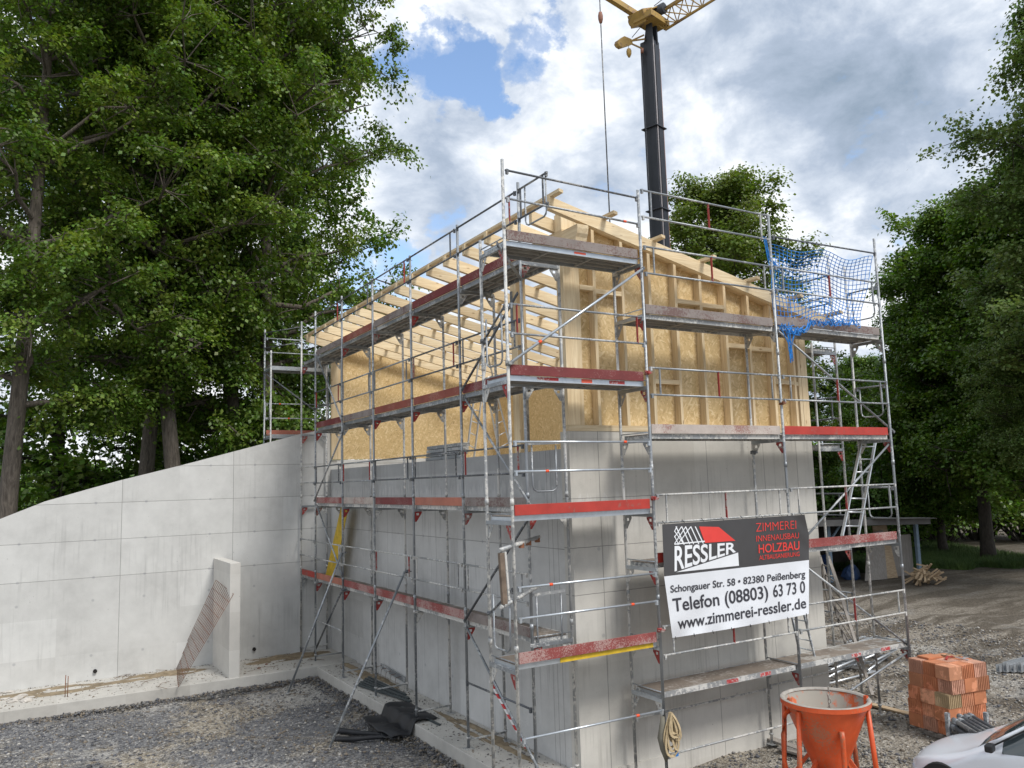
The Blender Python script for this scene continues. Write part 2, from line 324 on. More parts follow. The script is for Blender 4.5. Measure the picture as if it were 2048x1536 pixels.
# ------------------------------------------------------------------ mesh tools
LOC = {}
class MB:
    def __init__(s): s.v = []; s.f = []; s.sm = []; s.mi = []; s.cur = 0
    def add(s, vs, fs, smooth=False, smf=None):
        o = len(s.v); s.v += [tuple(map(float, p)) for p in vs]
        for i, f in enumerate(fs):
            s.f.append([o+k for k in f]); s.sm.append(smooth if smf is None else smf[i]); s.mi.append(s.cur)
        return s
    def box(s, a, b):
        x0, y0, z0 = [min(p, q) for p, q in zip(a, b)]; x1, y1, z1 = [max(p, q) for p, q in zip(a, b)]
        vs = [(x0, y0, z0), (x1, y0, z0), (x1, y1, z0), (x0, y1, z0), (x0, y0, z1), (x1, y0, z1), (x1, y1, z1), (x0, y1, z1)]
        return s.add(vs, [(0, 3, 2, 1), (4, 5, 6, 7), (0, 1, 5, 4), (1, 2, 6, 5), (2, 3, 7, 6), (3, 0, 4, 7)])
    def obox(s, c, ax, ay, az):
        """oriented box: centre and three half vectors"""
        c, ax, ay, az = map(np.array, (c, ax, ay, az)); vs = []
        for k in (-1, 1):
            for i, j in ((-1, -1), (1, -1), (1, 1), (-1, 1)): vs.append(c+i*ax+j*ay+k*az)
        return s.add(vs, [(0, 3, 2, 1), (4, 5, 6, 7), (0, 1, 5, 4), (1, 2, 6, 5), (2, 3, 7, 6), (3, 0, 4, 7)])
    def bar(s, a, b, w, h, up=(0, 0, 1)):
        """rectangular bar from a to b, width w (sideways), height h (along up)"""
        a = np.array(a, float); b = np.array(b, float); d = b-a; L = np.linalg.norm(d); d /= L
        up = np.array(up, float); sd = np.cross(d, up)
        if np.linalg.norm(sd) < 1e-4: sd = np.cross(d, (1, 0, 0))
        sd /= np.linalg.norm(sd); u = np.cross(sd, d)
        return s.obox((a+b)/2, d*L/2, sd*w/2, u*h/2)
    def tube(s, pts, r, n=10, caps=True, r2=None):
        pts = [np.array(p, float) for p in pts]; rings = []
        for i, p in enumerate(pts):
            d = (pts[min(i+1, len(pts)-1)]-pts[max(i-1, 0)]); d /= np.linalg.norm(d)
            ref = np.array((0, 0, 1.)) if abs(d[2]) < .9 else np.array((1., 0, 0))
            a = np.cross(d, ref); a /= np.linalg.norm(a); b = np.cross(d, a)
            rr = r if not hasattr(r, '__len__') else r[i]
            rings.append([p+rr*(a*math.cos(2*math.pi*k/n)+b*math.sin(2*math.pi*k/n)) for k in range(n)])
        vs = [q for rg in rings for q in rg]; fs = []
        for i in range(len(pts)-1):
            for k in range(n): fs.append((i*n+k, i*n+(k+1) % n, (i+1)*n+(k+1) % n, (i+1)*n+k))
        sm = [True]*len(fs)
        if caps: fs += [tuple(range(n-1, -1, -1)), tuple((len(pts)-1)*n+k for k in range(n))]; sm += [False, False]
        return s.add(vs, fs, smf=sm)
    def prism(s, poly, vec):
        """closed polygon (3-D points) swept by vec"""
        n = len(poly); p0 = [np.array(p, float) for p in poly]; p1 = [p+np.array(vec, float) for p in p0]
        return s.add(p0+p1, [tuple(range(n-1, -1, -1)), tuple(range(n, 2*n))]+[(i, (i+1) % n, n+(i+1) % n, n+i) for i in range(n)])
    def lathe(s, c, prof, n=32, smooth=True, close=False):
        vs = []
        for (r, z) in prof:
            for k in range(n): vs.append((c[0]+r*math.cos(2*math.pi*k/n), c[1]+r*math.sin(2*math.pi*k/n), c[2]+z))
        fs = [(i*n+k, i*n+(k+1) % n, (i+1)*n+(k+1) % n, (i+1)*n+k) for i in range(len(prof)-1) for k in range(n)]
        return s.add(vs, fs, smooth)
    def build(s, name, mat, parent=None, bevel=0):
        me = bpy.data.meshes.new(name)
        off = np.zeros(3)
        q = parent
        while q is not None: off += np.array(q.location); q = q.parent
        V = np.array(s.v)-off
        me.from_pydata(V.tolist(), [], s.f); me.polygons.foreach_set('use_smooth', s.sm); me.polygons.foreach_set('material_index', s.mi)
        for m in (mat if isinstance(mat, (list, tuple)) else [mat]): me.materials.append(m)
        me.update()
        o = bpy.data.objects.new(name, me); COL.objects.link(o); o.parent = parent
        if bevel:
            md = o.modifiers.new('bevel', 'BEVEL'); md.width = bevel; md.segments = 2; md.limit_method = 'ANGLE'; md.angle_limit = R(40)
        return o
def tag(o, label=None, cat=None, group=None, kind=None):
    if label: o['label'] = label
    if cat: o['category'] = cat
    if group: o['group'] = group
    if kind: o['kind'] = kind
    return o
def empty(name, loc, label, cat, group=None):
    o = bpy.data.objects.new(name, None); COL.objects.link(o); o.location = tuple(map(float, loc)); o.empty_display_size = .3
    return tag(o, label, cat, group)
def copy_tree(o, parent=None):
    c = o.copy(); COL.objects.link(c); c.parent = parent
    for ch in list(o.children): copy_tree(ch, c)
    return c
def origin_to(o, p):
    """move a top-level mesh object's origin to p without moving its shape"""
    p = np.array(p, float); me = o.data
    co = np.empty(len(me.vertices)*3); me.vertices.foreach_get('co', co); co = co.reshape(-1, 3)-p; me.vertices.foreach_set('co', co.ravel()); me.update()
    o.location = tuple(p); return o
# ------------------------------------------------------------------ ground
GZ = -1.0
def ground_mat():
    m, T, b = newmat('gravel_ground')
    tc = N(T, 'ShaderNodeTexCoord'); v = tc.outputs['Object']
    sep = N(T, 'ShaderNodeSeparateXYZ'); T.links.new(v, sep.inputs[0])
    def stone(scale):
        vo = N(T, 'ShaderNodeTexVoronoi'); vo.inputs['Scale'].default_value = scale; T.links.new(v, vo.inputs[0])
        sp = N(T, 'ShaderNodeSeparateColor'); T.links.new(vo.outputs['Color'], sp.inputs[0]); return sp.outputs[0], vo.outputs['Distance']
    s1, d1 = stone(17); s2, d2 = stone(42)
    st = math_(T, 'ADD', math_(T, 'MULTIPLY', s1, .5), math_(T, 'MULTIPLY', s2, .5))
    left = ramp(T, st, [(.1, (.075, .076, .082)), (.5, (.170, .170, .176)), (.8, (.25, .25, .25)), (.97, (.50, .48, .45))])
    tan = ramp(T, st, [(.1, (.17, .145, .11)), (.5, (.31, .275, .22)), (.9, (.50, .46, .40))])
    pale = ramp(T, st, [(.1, (.24, .235, .22)), (.9, (.50, .48, .45))])
    right = ramp(T, st, [(.1, (.16, .138, .11)), (.5, (.275, .243, .20)), (.85, (.40, .36, .31)), (.98, (.52, .49, .44))])
    mud = ramp(T, st, [(.1, (.075, .062, .048)), (.9, (.17, .145, .115))])
    n1 = noise(T, v, .45, 6, .6, .6); n2 = noise(T, v, .22, 5, .6, .8)
    mp = N(T, 'ShaderNodeMapping'); mp.inputs['Rotation'].default_value = (0, 0, R(-22)); mp.inputs['Scale'].default_value = (.16, .9, 1); T.links.new(v, mp.inputs[0])
    n3 = noise(T, mp.outputs[0], 1.3, 6, .62, .4)
    cl = mixc(T, ramp(T, n1, [(.47, 0.0), (.56, 1.0)]), left, tan)
    cl = mixc(T, math_(T, 'MULTIPLY', ramp(T, n2, [(.51, 0.0), (.57, 1.0)]), .85), cl, pale)
    # tan trodden ground close to the camera side
    y0 = N(T, 'ShaderNodeMapRange'); y0.inputs[1].default_value = 3.2; y0.inputs[2].default_value = 1.2; T.links.new(math_(T, 'ADD', sep.outputs[1], math_(T, 'MULTIPLY', math_(T, 'SUBTRACT', n1, .5), 5.0)), y0.inputs[0])
    cl = mixc(T, math_(T, 'MULTIPLY', y0.outputs[0], .75), cl, tan)
    cr = mixc(T, ramp(T, n3, [(.46, 0.0), (.54, 1.0)]), right, mud)
    cr = mixc(T, math_(T, 'MULTIPLY', ramp(T, n1, [(.55, 0.0), (.66, 1.0)]), .6), cr, pale)
    fx = N(T, 'ShaderNodeMapRange'); fx.inputs[1].default_value = 17; fx.inputs[2].default_value = 26; T.links.new(math_(T, 'ADD', sep.outputs[0], math_(T, 'MULTIPLY', n1, 4.0)), fx.inputs[0])
    cr = mixc(T, math_(T, 'MULTIPLY', fx.outputs[0], .7), cr, mud)
    xr = N(T, 'ShaderNodeMapRange'); xr.inputs[1].default_value = 5.0; xr.inputs[2].default_value = 8.0; T.links.new(math_(T, 'ADD', sep.outputs[0], math_(T, 'MULTIPLY', math_(T, 'SUBTRACT', n1, .5), 6.0)), xr.inputs[0])
    c = mixc(T, xr.outputs[0], cl, cr)
    T.links.new(c, b.inputs['Base Color']); b.inputs['Roughness'].default_value = .9; b.inputs['Specular IOR Level'].default_value = .2
    h = math_(T, 'ADD', math_(T, 'MULTIPLY', d1, .7), math_(T, 'MULTIPLY', d2, .35))
    bump(T, b, h, .9, .05)
    return m
# one sheet; finer and uneven near the site, flat to the horizon
def ground_height(x, y):
    h = .045*np.sin(x*.9+1.3)*np.cos(y*.7)+.03*np.sin(x*2.3+y*1.9)+.02*np.sin(x*4.1-y*3.3+2)
    w = np.clip((26-np.hypot(x-2, y-3))/10, 0, 1)
    return GZ-.03+h*w
xs = np.unique(np.concatenate([np.linspace(-600, -22, 12), np.arange(-22, 46, .35), np.linspace(46, 700, 14)]))
ys = np.unique(np.concatenate([np.linspace(-300, -12, 8), np.arange(-12, 30, .35), np.linspace(30, 900, 16)]))
GXX, GYY = np.meshgrid(xs, ys); GH = ground_height(GXX, GYY)
nx, ny = len(xs), len(ys)
g = MB(); g.v = np.stack([GXX.ravel(), GYY.ravel(), GH.ravel()], 1).tolist()
g.f = [[j*nx+i, j*nx+i+1, (j+1)*nx+i+1, (j+1)*nx+i] for j in range(ny-1) for i in range(nx-1)]; g.sm = [True]*len(g.f); g.mi = [0]*len(g.f)
tag(g.build('ground', ground_mat()), kind='structure')

def scatter_stones(name, mat_list, n, region, rmin, rmax, label_kind='stuff', dens=None):
    base = np.array([(1, 0, 0), (-1, 0, 0), (0, 1, 0), (0, -1, 0), (0, 0, 1), (0, 0, -1)], float)
    F = np.array([(0, 2, 4), (2, 1, 4), (1, 3, 4), (3, 0, 4), (2, 0, 5), (1, 2, 5), (3, 1, 5), (0, 3, 5)])
    P = region(n); n = len(P)
    rr = rmin*(rmax/rmin)**(rng.random(n)**2.2)
    S = rr[:, None]*rng.uniform(.55, 1.35, (n, 3)); S[:, 2] *= .6
    a = rng.uniform(0, 6.28, n); ca, sa = np.cos(a), np.sin(a)
    V = base[None]*S[:, None, :]+rng.normal(0, .22, (n, 6, 3))*rr[:, None, None]
    X = V[..., 0]*ca[:, None]-V[..., 1]*sa[:, None]; Y = V[..., 0]*sa[:, None]+V[..., 1]*ca[:, None]
    Z = V[..., 2]+P[:, 2:3]+rr[:, None]*.25
    V = np.stack([X+P[:, 0:1], Y+P[:, 1:2], Z], -1).reshape(-1, 3)
    FF = (F[None]+6*np.arange(n)[:, None, None]).reshape(-1, 3)
    me = bpy.data.meshes.new(name); me.vertices.add(len(V)); me.vertices.foreach_set('co', V.ravel())
    me.loops.add(FF.size); me.loops.foreach_set('vertex_index', FF.ravel().astype(np.int32))
    me.polygons.add(len(FF)); me.polygons.foreach_set('loop_start', np.arange(0, FF.size, 3, dtype=np.int32))
    for m in mat_list: me.materials.append(m)
    me.polygons.foreach_set('material_index', np.repeat(rng.integers(0, len(mat_list), n), 8).astype(np.int32))
    me.update(calc_edges=True); me.validate()
    o = bpy.data.objects.new(name, me); COL.objects.link(o); o['kind'] = label_kind; return o
def reg_ground(x0, x1, y0, y1, test=None):
    def f(n):
        P = np.stack([rng.uniform(x0, x1, n), rng.uniform(y0, y1, n)], 1)
        if test is not None: P = P[test(P[:, 0], P[:, 1])]
        return np.column_stack([P, ground_height(P[:, 0], P[:, 1])])
    return f
G1 = mat_plain('dark_gravel_stone', (.105, .108, .122), .8, 0, .3, 3); G2 = mat_plain('grey_gravel_stone', (.17, .165, .16), .85, 0, .3, 3)
G3 = mat_plain('pale_gravel_stone', (.42, .40, .37), .85, 0, .2, 3); G4 = mat_plain('tan_gravel_stone', (.22, .185, .145), .9, 0, .25, 3)
keepL = lambda x, y: ((x < -1.1) & (y < 9.95)) | ((y < -.05))
scatter_stones('gravel', [G1, G1, G2, G2, G2, G1, G4, G4, G3], 52000, reg_ground(-9, 5.5, -3, 9.95, keepL), .010, .042)
scatter_stones('loose_gravel', [G4, G4, G2, G1, G3], 34000, reg_ground(4.5, 17, -4, 12, lambda x, y: (x > 7.1) | (y < -.1)), .012, .05)
scatter_stones('footing_gravel', [G4, G2, G3, G2], 3200, lambda n: np.column_stack([-1.02*rng.random(n)**.7*1.0, rng.uniform(-1.4, 11.8, n), np.full(n, -.748)]), .006, .028)
scatter_stones('footing_gravel', [G4, G2, G3, G4], 2600, lambda n: np.column_stack([rng.uniform(-9, -1.1, n), 12.0-2.0*rng.random(n)**1.6, np.full(n, -.722)]), .006, .030)
scatter_stones('edge_gravel', [G1, G2, G4, G2], 5200, lambda n: (lambda t: np.column_stack([np.where(t < .5, rng.uniform(-9, -1.05, n), -1.05-.16*np.abs(rng.normal(0, 1, n))), np.where(t < .5, 9.94-.16*np.abs(rng.normal(0, 1, n)), rng.uniform(-1.6, 9.9, n)), np.full(n, -1.0)+.05*rng.random(n)]))(rng.random(n)), .012, .05)
# grass strip at the far edge of the yard
def grass_mat():
    m, T, b = newmat('grass_blades'); tc = N(T, 'ShaderNodeTexCoord')
    T.links.new(ramp(T, noise(T, tc.outputs['Object'], 1.2, 4, .6), [(.3, (.03, .07, .012)), (.7, (.09, .15, .03))]), b.inputs['Base Color']); b.inputs['Roughness'].default_value = .7
    return m
GRASS = grass_mat()
def blades(name, pts, h0, h1, w, mat, kind='stuff'):
    n = len(pts); a = rng.uniform(0, 6.28, n); h = rng.uniform(h0, h1, n); lean = rng.normal(0, .35, (n, 2))*h[:, None]
    d = np.stack([np.cos(a), np.sin(a), 0*a], 1)*w
    tip = pts+np.column_stack([lean, h]); V = np.stack([pts-d, pts+d, tip], 1).reshape(-1, 3)
    FF = np.arange(3*n).reshape(-1, 3)
    me = bpy.data.meshes.new(name); me.vertices.add(len(V)); me.vertices.foreach_set('co', V.ravel())
    me.loops.add(FF.size); me.loops.foreach_set('vertex_index', FF.ravel().astype(np.int32))
    me.polygons.add(len(FF)); me.polygons.foreach_set('loop_start', np.arange(0, FF.size, 3, dtype=np.int32))
    me.materials.append(mat); me.update(calc_edges=True)
    o = bpy.data.objects.new(name, me); COL.objects.link(o); o['kind'] = kind; return o
def strip(n):
    t = rng.random(n); A = PZ(1640, 1140, GZ); B = PZ(2120, 1128, GZ); D = (B-A); nn = np.array((D[1], -D[0], 0)); nn /= np.linalg.norm(nn); nn = nn if nn[1] > 0 else -nn
    P = A+D*t[:, None]+nn*(rng.random(n)**1.3*14-.8+.5*np.sin(t*31))[:, None]; P[:, 2] = GZ-.03; return P
blades('grass', strip(60000), .10, .45, .03, GRASS)
# ------------------------------------------------------------------ concrete walls and timber frame
CB = (.50, .49, .465)
CW = mat_concrete('wing_wall_concrete', 'x', (.58, .58, .565), vl=(-8.12, -5.41, -2.70), hl=(4.42, 3.53, 2.62, 1.72),
                  pts=[(x, z) for x in (-7.6, -6.0, -4.85, -3.29, -2.13, -.55) for z in (4.42, 3.53, 2.62, 1.72, 1.17, -.14)], streak=.4, dark=.80)
CL = mat_concrete('left_wall_concrete', 'y', (.56, .56, .55), vl=(10.45, 7.75, 5.05, 2.35, .70, .57, .42, .19), hl=(2.63,),
                  pts=[(y, z) for y in (9.8, 8.4, 7.1, 5.7, 4.4, 3.0, 1.7) for z in (2.63, 1.2, -.1)], streak=.7, dark=.78,
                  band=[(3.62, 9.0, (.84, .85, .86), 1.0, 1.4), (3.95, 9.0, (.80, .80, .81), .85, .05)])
CF = mat_concrete('front_wall_concrete', 'x', (.56, .54, .495), vl=(.58, 3.0, 4.46, 5.38), hl=(3.44, 2.66, 1.92), pts=[(.51, 2.62), (.53, 1.25), (3.1, 1.3), (3.4, -.1)], streak=.65, dark=.78,
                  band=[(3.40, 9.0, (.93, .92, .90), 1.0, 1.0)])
CS = mat_concrete('plain_concrete', 'x', (.50, .48, .44), streak=.3, dark=.75)
CP = mat_concrete('pillar_concrete', 'y', (.60, .58, .54), streak=.1, dark=.88)
H0 = empty('unfinished_building', (0, 0, GZ), 'concrete and timber frame building shell with open rafters behind the scaffolding', 'building')
MB().box((0, 0, -1.3), (5.86, .24, 4.53)).build('front_concrete_wall', CF, H0)
MB().box((0, .24, -1.3), (.24, 11.995, 4.25)).build('side_concrete_wall', CL, H0)
MB().box((5.62, .24, -1.3), (5.86, 11.995, 4.53)).build('side_concrete_wall', CS, H0)
MB().box((0.002, 12.0, -1.3), (5.86, 12.24, 4.53)).build('rear_concrete_wall', CW, H0)
MB().box((.242, .242, 3.95), (5.618, 11.99, 4.12)).build('floor_slab', CS, H0)
MB().box((.35, -.05, -1.3), (5.92, -.001, -.79)).build('plinth', CF, H0)
SL = .2185
def zb(x): return 7.917-SL*x                        # underside of the rafters
def zs(x): return 8.19-.232*x                       # head of the gable studs
# gable facing the yard
MB().box((.0, -.012, 4.532), (5.87, .17, 4.63)).build('bottom_plate', WX, H0)
ST = [.62, 1.23, 1.84, 2.45, 3.06, 3.67, 4.28, 4.89, 5.48]
for x in ST:
    MB().prism([(x, 0, 4.632), (x+.06, 0, 4.632), (x+.06, 0, zs(x+.06)), (x, 0, zs(x))], (0, .15, 0)).build('stud', WZ, H0)
MB().prism([(.004, -.006, 4.632), (.236, -.006, 4.632), (.236, -.006, zs(.236)), (.004, -.006, zs(.0))], (0, .20, 0)).build('corner_post', WZ, H0)
MB().prism([(.240, .012, 4.632), (.34, .012, 4.632), (.34, .012, zs(.34)), (.24, .012, zs(.24))], (0, .14, 0)).build('stud', WZ, H0)
for a, b_ in ((5.60, 5.68), (5.69, 5.865)):
    MB().prism([(a, -.004, 4.632), (b_, -.004, 4.632), (b_, -.004, zs(b_)), (a, -.004, zs(a))], (0, .17, 0)).build('corner_post', WZ, H0)
MB().prism([(.005, -.02, zs(.005)+.002), (5.87, -.02, zs(5.87)+.002), (5.87, -.02, zs(5.87)+.075), (.005, -.02, zs(.005)+.075)], (0, .18, 0)).build('top_plate', WX, H0)
MB().prism([(.25, .152, 4.632), (5.85, .152, 4.632), (5.85, .152, zs(5.85)), (.25, .152, zs(.25))], (0, .016, 0)).build('osb_panel', OSBX, H0)
for i, (x0, x1, px, py) in enumerate([(.34, .62, 1173, 575), (.68, 1.23, 1218, 585), (1.90, 2.45, 1345, 764), (2.51, 3.06, 1376, 604), (3.12, 3.67, 1425, 612), (3.73, 4.28, 1478, 692), (4.34, 4.89, 1520, 698), (4.95, 5.48, 1580, 765), (5.54, 5.60, 1594, 768)]):
    z = PY(px, py, 0)[2]; MB().box((x0+.002, .002, z-.04), (x1-.002, .148, z+.04)).build('nogging', WX, H0)
# rear and right framed walls, board side inwards
MB().prism([(.01, 12.001, 4.54), (5.6, 12.001, 4.54), (5.6, 12.001, zs(5.6)-.13), (.01, 12.001, zs(.01)-.13)], (0, .02, 0)).build('osb_panel', OSBX, H0)
MB().box((.003, 11.93, 4.54), (.20, 12.0, 7.40)).build('corner_post', WZ, H0)
MB().box((.21, 11.975, 4.54), (.30, 12.0, 7.6)).build('stud', WZ, H0)
for x in (1.2, 2.1, 3.0, 3.9, 4.8, 5.6): MB().prism([(x, 12.03, 4.54), (x+.06, 12.03, 4.54), (x+.06, 12.03, zs(x)-.16), (x, 12.03, zs(x)-.14)], (0, .14, 0)).build('stud', WZ, H0)
MB().box((5.62, .26, 4.54), (5.64, 11.98, 6.66)).build('osb_panel', OSBY, H0)
for k in range(19): MB().box((5.645, .3+k*.625, 4.54), (5.79, .36+k*.625, 6.60)).build('stud', WZ, H0)
MB().box((5.62, .2, 6.602), (5.80, 12.1, 6.67)).build('top_plate', WY, H0)
# middle post and steel strap plates
MB().box((.0, 1.5, 4.252), (.20, 1.71, 7.41)).build('middle_post', WZ, H0)
MB().box((-.012, 1.62, 6.35), (-.002, 1.70, 7.2)).build('steel_plate', STEEL, H0); MB().box((.14, 1.488, 4.4), (.19, 1.498, 5.45)).build('steel_plate', STEEL, H0)
# eaves purlin with a shaped head
pr = [(-.47, 7.862), (-.47, 7.80), (-.455, 7.72), (-.42, 7.66), (-.40, 7.58), (-.36, 7.50), (-.28, 7.45), (-.15, 7.42), (-.021, 7.42), (-.021, 7.862)]
o = MB().prism([(.0, y, z) for y, z in pr], (.22, 0, 0)).build('purlin_head', WY, H0)
MB().prism([(.0, -.0205, 7.42), (.0, 12.25, 7.42), (.0, 12.25, 7.90), (.0, -.0205, 7.90)], (.22, 0, 0)).build('purlin', WY, H0)
def rafter(y, xe, xr=6.12, th=.09, cut=.0):
    z = lambda x: zb(x)
    P = [(xe, y, z(xe)+cut), (xe, y, z(xe)+.21), (xr, y, z(xr)+.21), (xr, y, z(xr))]
    if cut: P = [(xe, y, z(xe)+cut), (xe, y, z(xe)+.21), (xr, y, z(xr)+.21), (xr, y, z(xr)), (xe+.12, y, z(xe+.12))]
    MB().prism(P, (0, th, 0)).build('rafter', WX, H0)
rafter(-.47, -.53, th=.10)
rafter(.20, -.44)
for y in (.83, 1.62, 2.47, 3.31, 4.10, 4.90, 5.80, 6.68, 7.55, 8.36, 9.16, 10.0, 10.85, 11.7): rafter(y-.045, -.55)
rafter(12.5, -.55)
# battens laid over the rafters
for i, x in enumerate([-.47, .55, 1.62, 2.72, 3.85, 4.95, 6.02]):
    z = zb(x)+.212; y0 = [-.72, -.78, -.70, -.78, -.72, -.76, -.80][i]
    MB().prism([(x-.04, y0, z+.04*SL), (x+.04, y0, z-.04*SL), (x+.04, y0, z-.04*SL+.05), (x-.04, y0, z+.04*SL+.05)], (0, 13.75-y0-.8, 0)).build('roof_batten', WY, H0)
# retaining wall running left, with its short buttress
W0 = empty('retaining_wall', (-5, 12.1, GZ), 'pale concrete retaining wall with a sloping top and joint lines, left of the building', 'wall')
prof = [(-.001, 5.45), (-.88, 5.27), (-2.69, 4.79), (-3.93, 4.46), (-5.42, 4.09), (-6.14, 3.89), (-7.10, 3.61), (-8.01, 3.23), (-10.5, 2.3), (-13, 1.5), (-13, -1.3), (-.001, -1.3)]
MB().prism([(x, 12.0, z) for x, z in prof], (0, .25, 0)).build('wall_panel', CW, W0)
b = MB().box((-3.18, 9.98, -.735), (-2.93, 11.998, 1.985)).build('buttress', CP, W0, bevel=.01); b['label'] = 'short free-standing concrete buttress slab'
F0 = empty('strip_footing', (-1.0, 9.9, GZ), 'low concrete strip footing along the foot of the walls', 'footing')
MB().prism([(-1.04, -1.6, -1.3), (-.001, -1.6, -1.3), (-.001, -1.6, -.755), (-1.04, -1.6, -.74)], (0, 11.55, 0)).build('footing_slab', CS, F0, bevel=.012)
MB().box((-13, 9.951, -1.3), (-.001, 11.998, -.72)).build('footing_slab', CS, F0, bevel=.012)
# soil thrown on the footing
def mound(name, cx, cy, rx, ry, h, z, mat, label, seed, n=26):
    r_ = np.random.default_rng(seed); m = MB(); vs = []; fs = []
    for j in range(n+1):
        for i in range(n+1):
            u, v = i/n*2-1, j/n*2-1; d = math.hypot(u, v)
            hh = max(0, 1-d**1.6)*(.55+.45*math.sin(u*7+seed)*math.cos(v*5+seed*2))+r_.normal(0, .06)*(d < .9)
            vs.append((cx+u*rx, cy+v*ry, z-.02+h*max(0, hh)))
    fs = [(j*(n+1)+i, j*(n+1)+i+1, (j+1)*(n+1)+i+1, (j+1)*(n+1)+i) for j in range(n) for i in range(n)]
    m.add(vs, fs, True); o = m.build(name, mat); tag(o, kind='structure'); return o
SOIL = mat_plain('tan_soil', (.24, .19, .125), .95, 0, .35, 7)
mound('soil', -7.4, 11.3, 3.2, .62, .07, -.72, SOIL, '', 3); mound('soil', -4.4, 11.5, 1.2, .45, .10, -.72, SOIL, '', 5)
mound('soil', -1.4, 11.5, 1.4, .5, .12, -.72, SOIL, '', 9); mound('soil', -.35, 8.5, .35, 2.9, .08, -.75, SOIL, '', 4); mound('soil', -.28, 2.6, .3, 2.6, .08, -.755, SOIL, '', 6)
# weep holes
m = MB()
for (px, py) in ((190, 1342), (508, 1298)):
    p = PY(px, py, 11.995); m.tube([(p[0], 11.94, p[2]), (p[0], 11.999, p[2])], .045, 14)
m.build('weep_pipe', DARK, W0)
# ------------------------------------------------------------------ scaffolding
TR = .0242
def pole(root, x, y, z0, z1, mat=None, joints=()):
    m = MB().tube([(x, y, z0), (x, y, z1)], TR, 12)
    for z in joints: m.tube([(x, y, z-.04), (x, y, z+.05)], TR+.006, 12)
    return m.build('standard', mat or random.choice([STEEL, STEEL, STEELW]), root)
def foot(root, x, y, z):
    m = MB().box((x-.075, y-.075, z), (x+.075, y+.075, z+.008)); m.tube([(x, y, z+.008), (x, y, z+.22)], .019, 10); m.tube([(x, y, z+.16), (x, y, z+.19)], .036, 10)
    m.build('base_plate', STEELW, root)
def deck(root, a, b, z, axis, o_, i_, top=DECKW, edge=STEELB, name='deck', th=.075):
    """platform between stations a..b along axis ('x' or 'y'); o_/i_ = outer/inner standard line"""
    lo, hi = (min(o_, i_)+.055, max(o_, i_)-.055); a, b = a+.03, b-.03
    m = MB()
    def bx(u0, u1, w0, w1, z0, z1):
        if axis == 'x': m.box((u0, w0, z0), (u1, w1, z1))
        else: m.box((w0, u0, z0), (w1, u1, z1))
    m.cur = 0; bx(a+.002, b-.002, lo+.03, hi-.03, z-.014, z)
    m.cur = 1
    bx(a, b, lo, lo+.028, z-th, z+.004); bx(a, b, hi-.028, hi, z-th, z+.004)
    bx(a-.0, a+.035, lo+.03, hi-.03, z-th+.004, z-.016); bx(b-.035, b, lo+.03, hi-.03, z-th+.004, z-.016)
    m.cur = 2
    for k in range(1, 3): u = a+(b-a)*k/3; bx(u-.02, u+.02, lo+.03, hi-.03, z-th+.012, z-.016)
    for k in (1, 2, 3): w = lo+(hi-lo)*k/4; bx(a+.04, b-.04, w-.012, w+.012, z-.055, z-.0165)
    return m.build(name, [top, edge, DECKU], root)
def sticker(dk, axis, u0, u1, w, z0, z1, mat):
    m = MB()
    if axis == 'x': m.box((u0, w-.003, z0), (u1, w-.0005, z1))
    else: m.box((w-.003, u0, z0), (w-.0005, u1, z1))
    return m.build('paint_mark', mat, dk)
def toe(root, a, b, z, axis, w, key, tilt=0.0):
    m = MB(); d = .015
    if axis == 'x': m.prism([(a, w-d, z), (b, w-d, z+tilt), (b, w-d, z+.15+tilt), (a, w-d, z+.15)], (0, 2*d, 0))
    else: m.box((w-d, a, z), (w+d, b, z+.15))
    o = m.build('toe_board', TOE[key], root, bevel=.003)
    return o
def transom(root, p, q, z, mat=STEEL, up=True):
    """cross beam between the two standards of a frame at deck height"""
    m = MB(); p = np.array((p[0], p[1], z-.10)); q = np.array((q[0], q[1], z-.10)); m.bar(p, q, .048, .055)
    if up: m.tube([p+(0, 0, .125), q+(0, 0, .125)], .010, 8)
    return m.build('transom', mat, root)
def gusset(root, x, y, z, dx, dy, mat):
    """triangular corner plate below the transom, with its square hole"""
    t = np.array((dy, dx, 0.0))*.005; u = np.array((dx, dy, 0.0)); o = np.array((x, y, z-.128)); up = np.array((0, 0, 1.))
    P = lambda a, h: o+u*(TR+a)+up*h-t
    ring = [P(0, 0), P(.15, 0), P(.15, -.035), P(.035, -.20), P(0, -.20)]; hole = [P(.035, -.03), P(.09, -.03), P(.09, -.075), P(.035, -.075)]
    m = MB(); n = 5
    # split into strips round the hole
    for poly in ([P(0, 0), P(.15, 0), P(.15, -.03), P(0, -.03)], [P(0, -.03), P(.035, -.03), P(.035, -.075), P(0, -.075)], [P(.09, -.03), P(.15, -.03), P(.15, -.035), P(.122, -.075), P(.09, -.075)], [P(0, -.075), P(.122, -.075), P(.035, -.20), P(0, -.20)]):
        m.prism(poly, 2*t)
    return m.build('gusset_plate', mat, root)
def rail(root, p, q, r=.0169, mat=None, name='guard_rail', ends=True):
    p, q = np.array(p, float), np.array(q, float); m = MB().tube([p, q], r, 9); d = (q-p)/np.linalg.norm(q-p)
    if ends:
        for e, s_ in ((p, 1), (q, -1)): m.obox(e+d*s_*.03-(0, 0, .02), d*.018, np.cross(d, (0, 0, 1))*.02, np.array((0, 0, 1))*.038)
    return m.build(name, mat or random.choice([STEEL, STEELD, STEEL]), root)
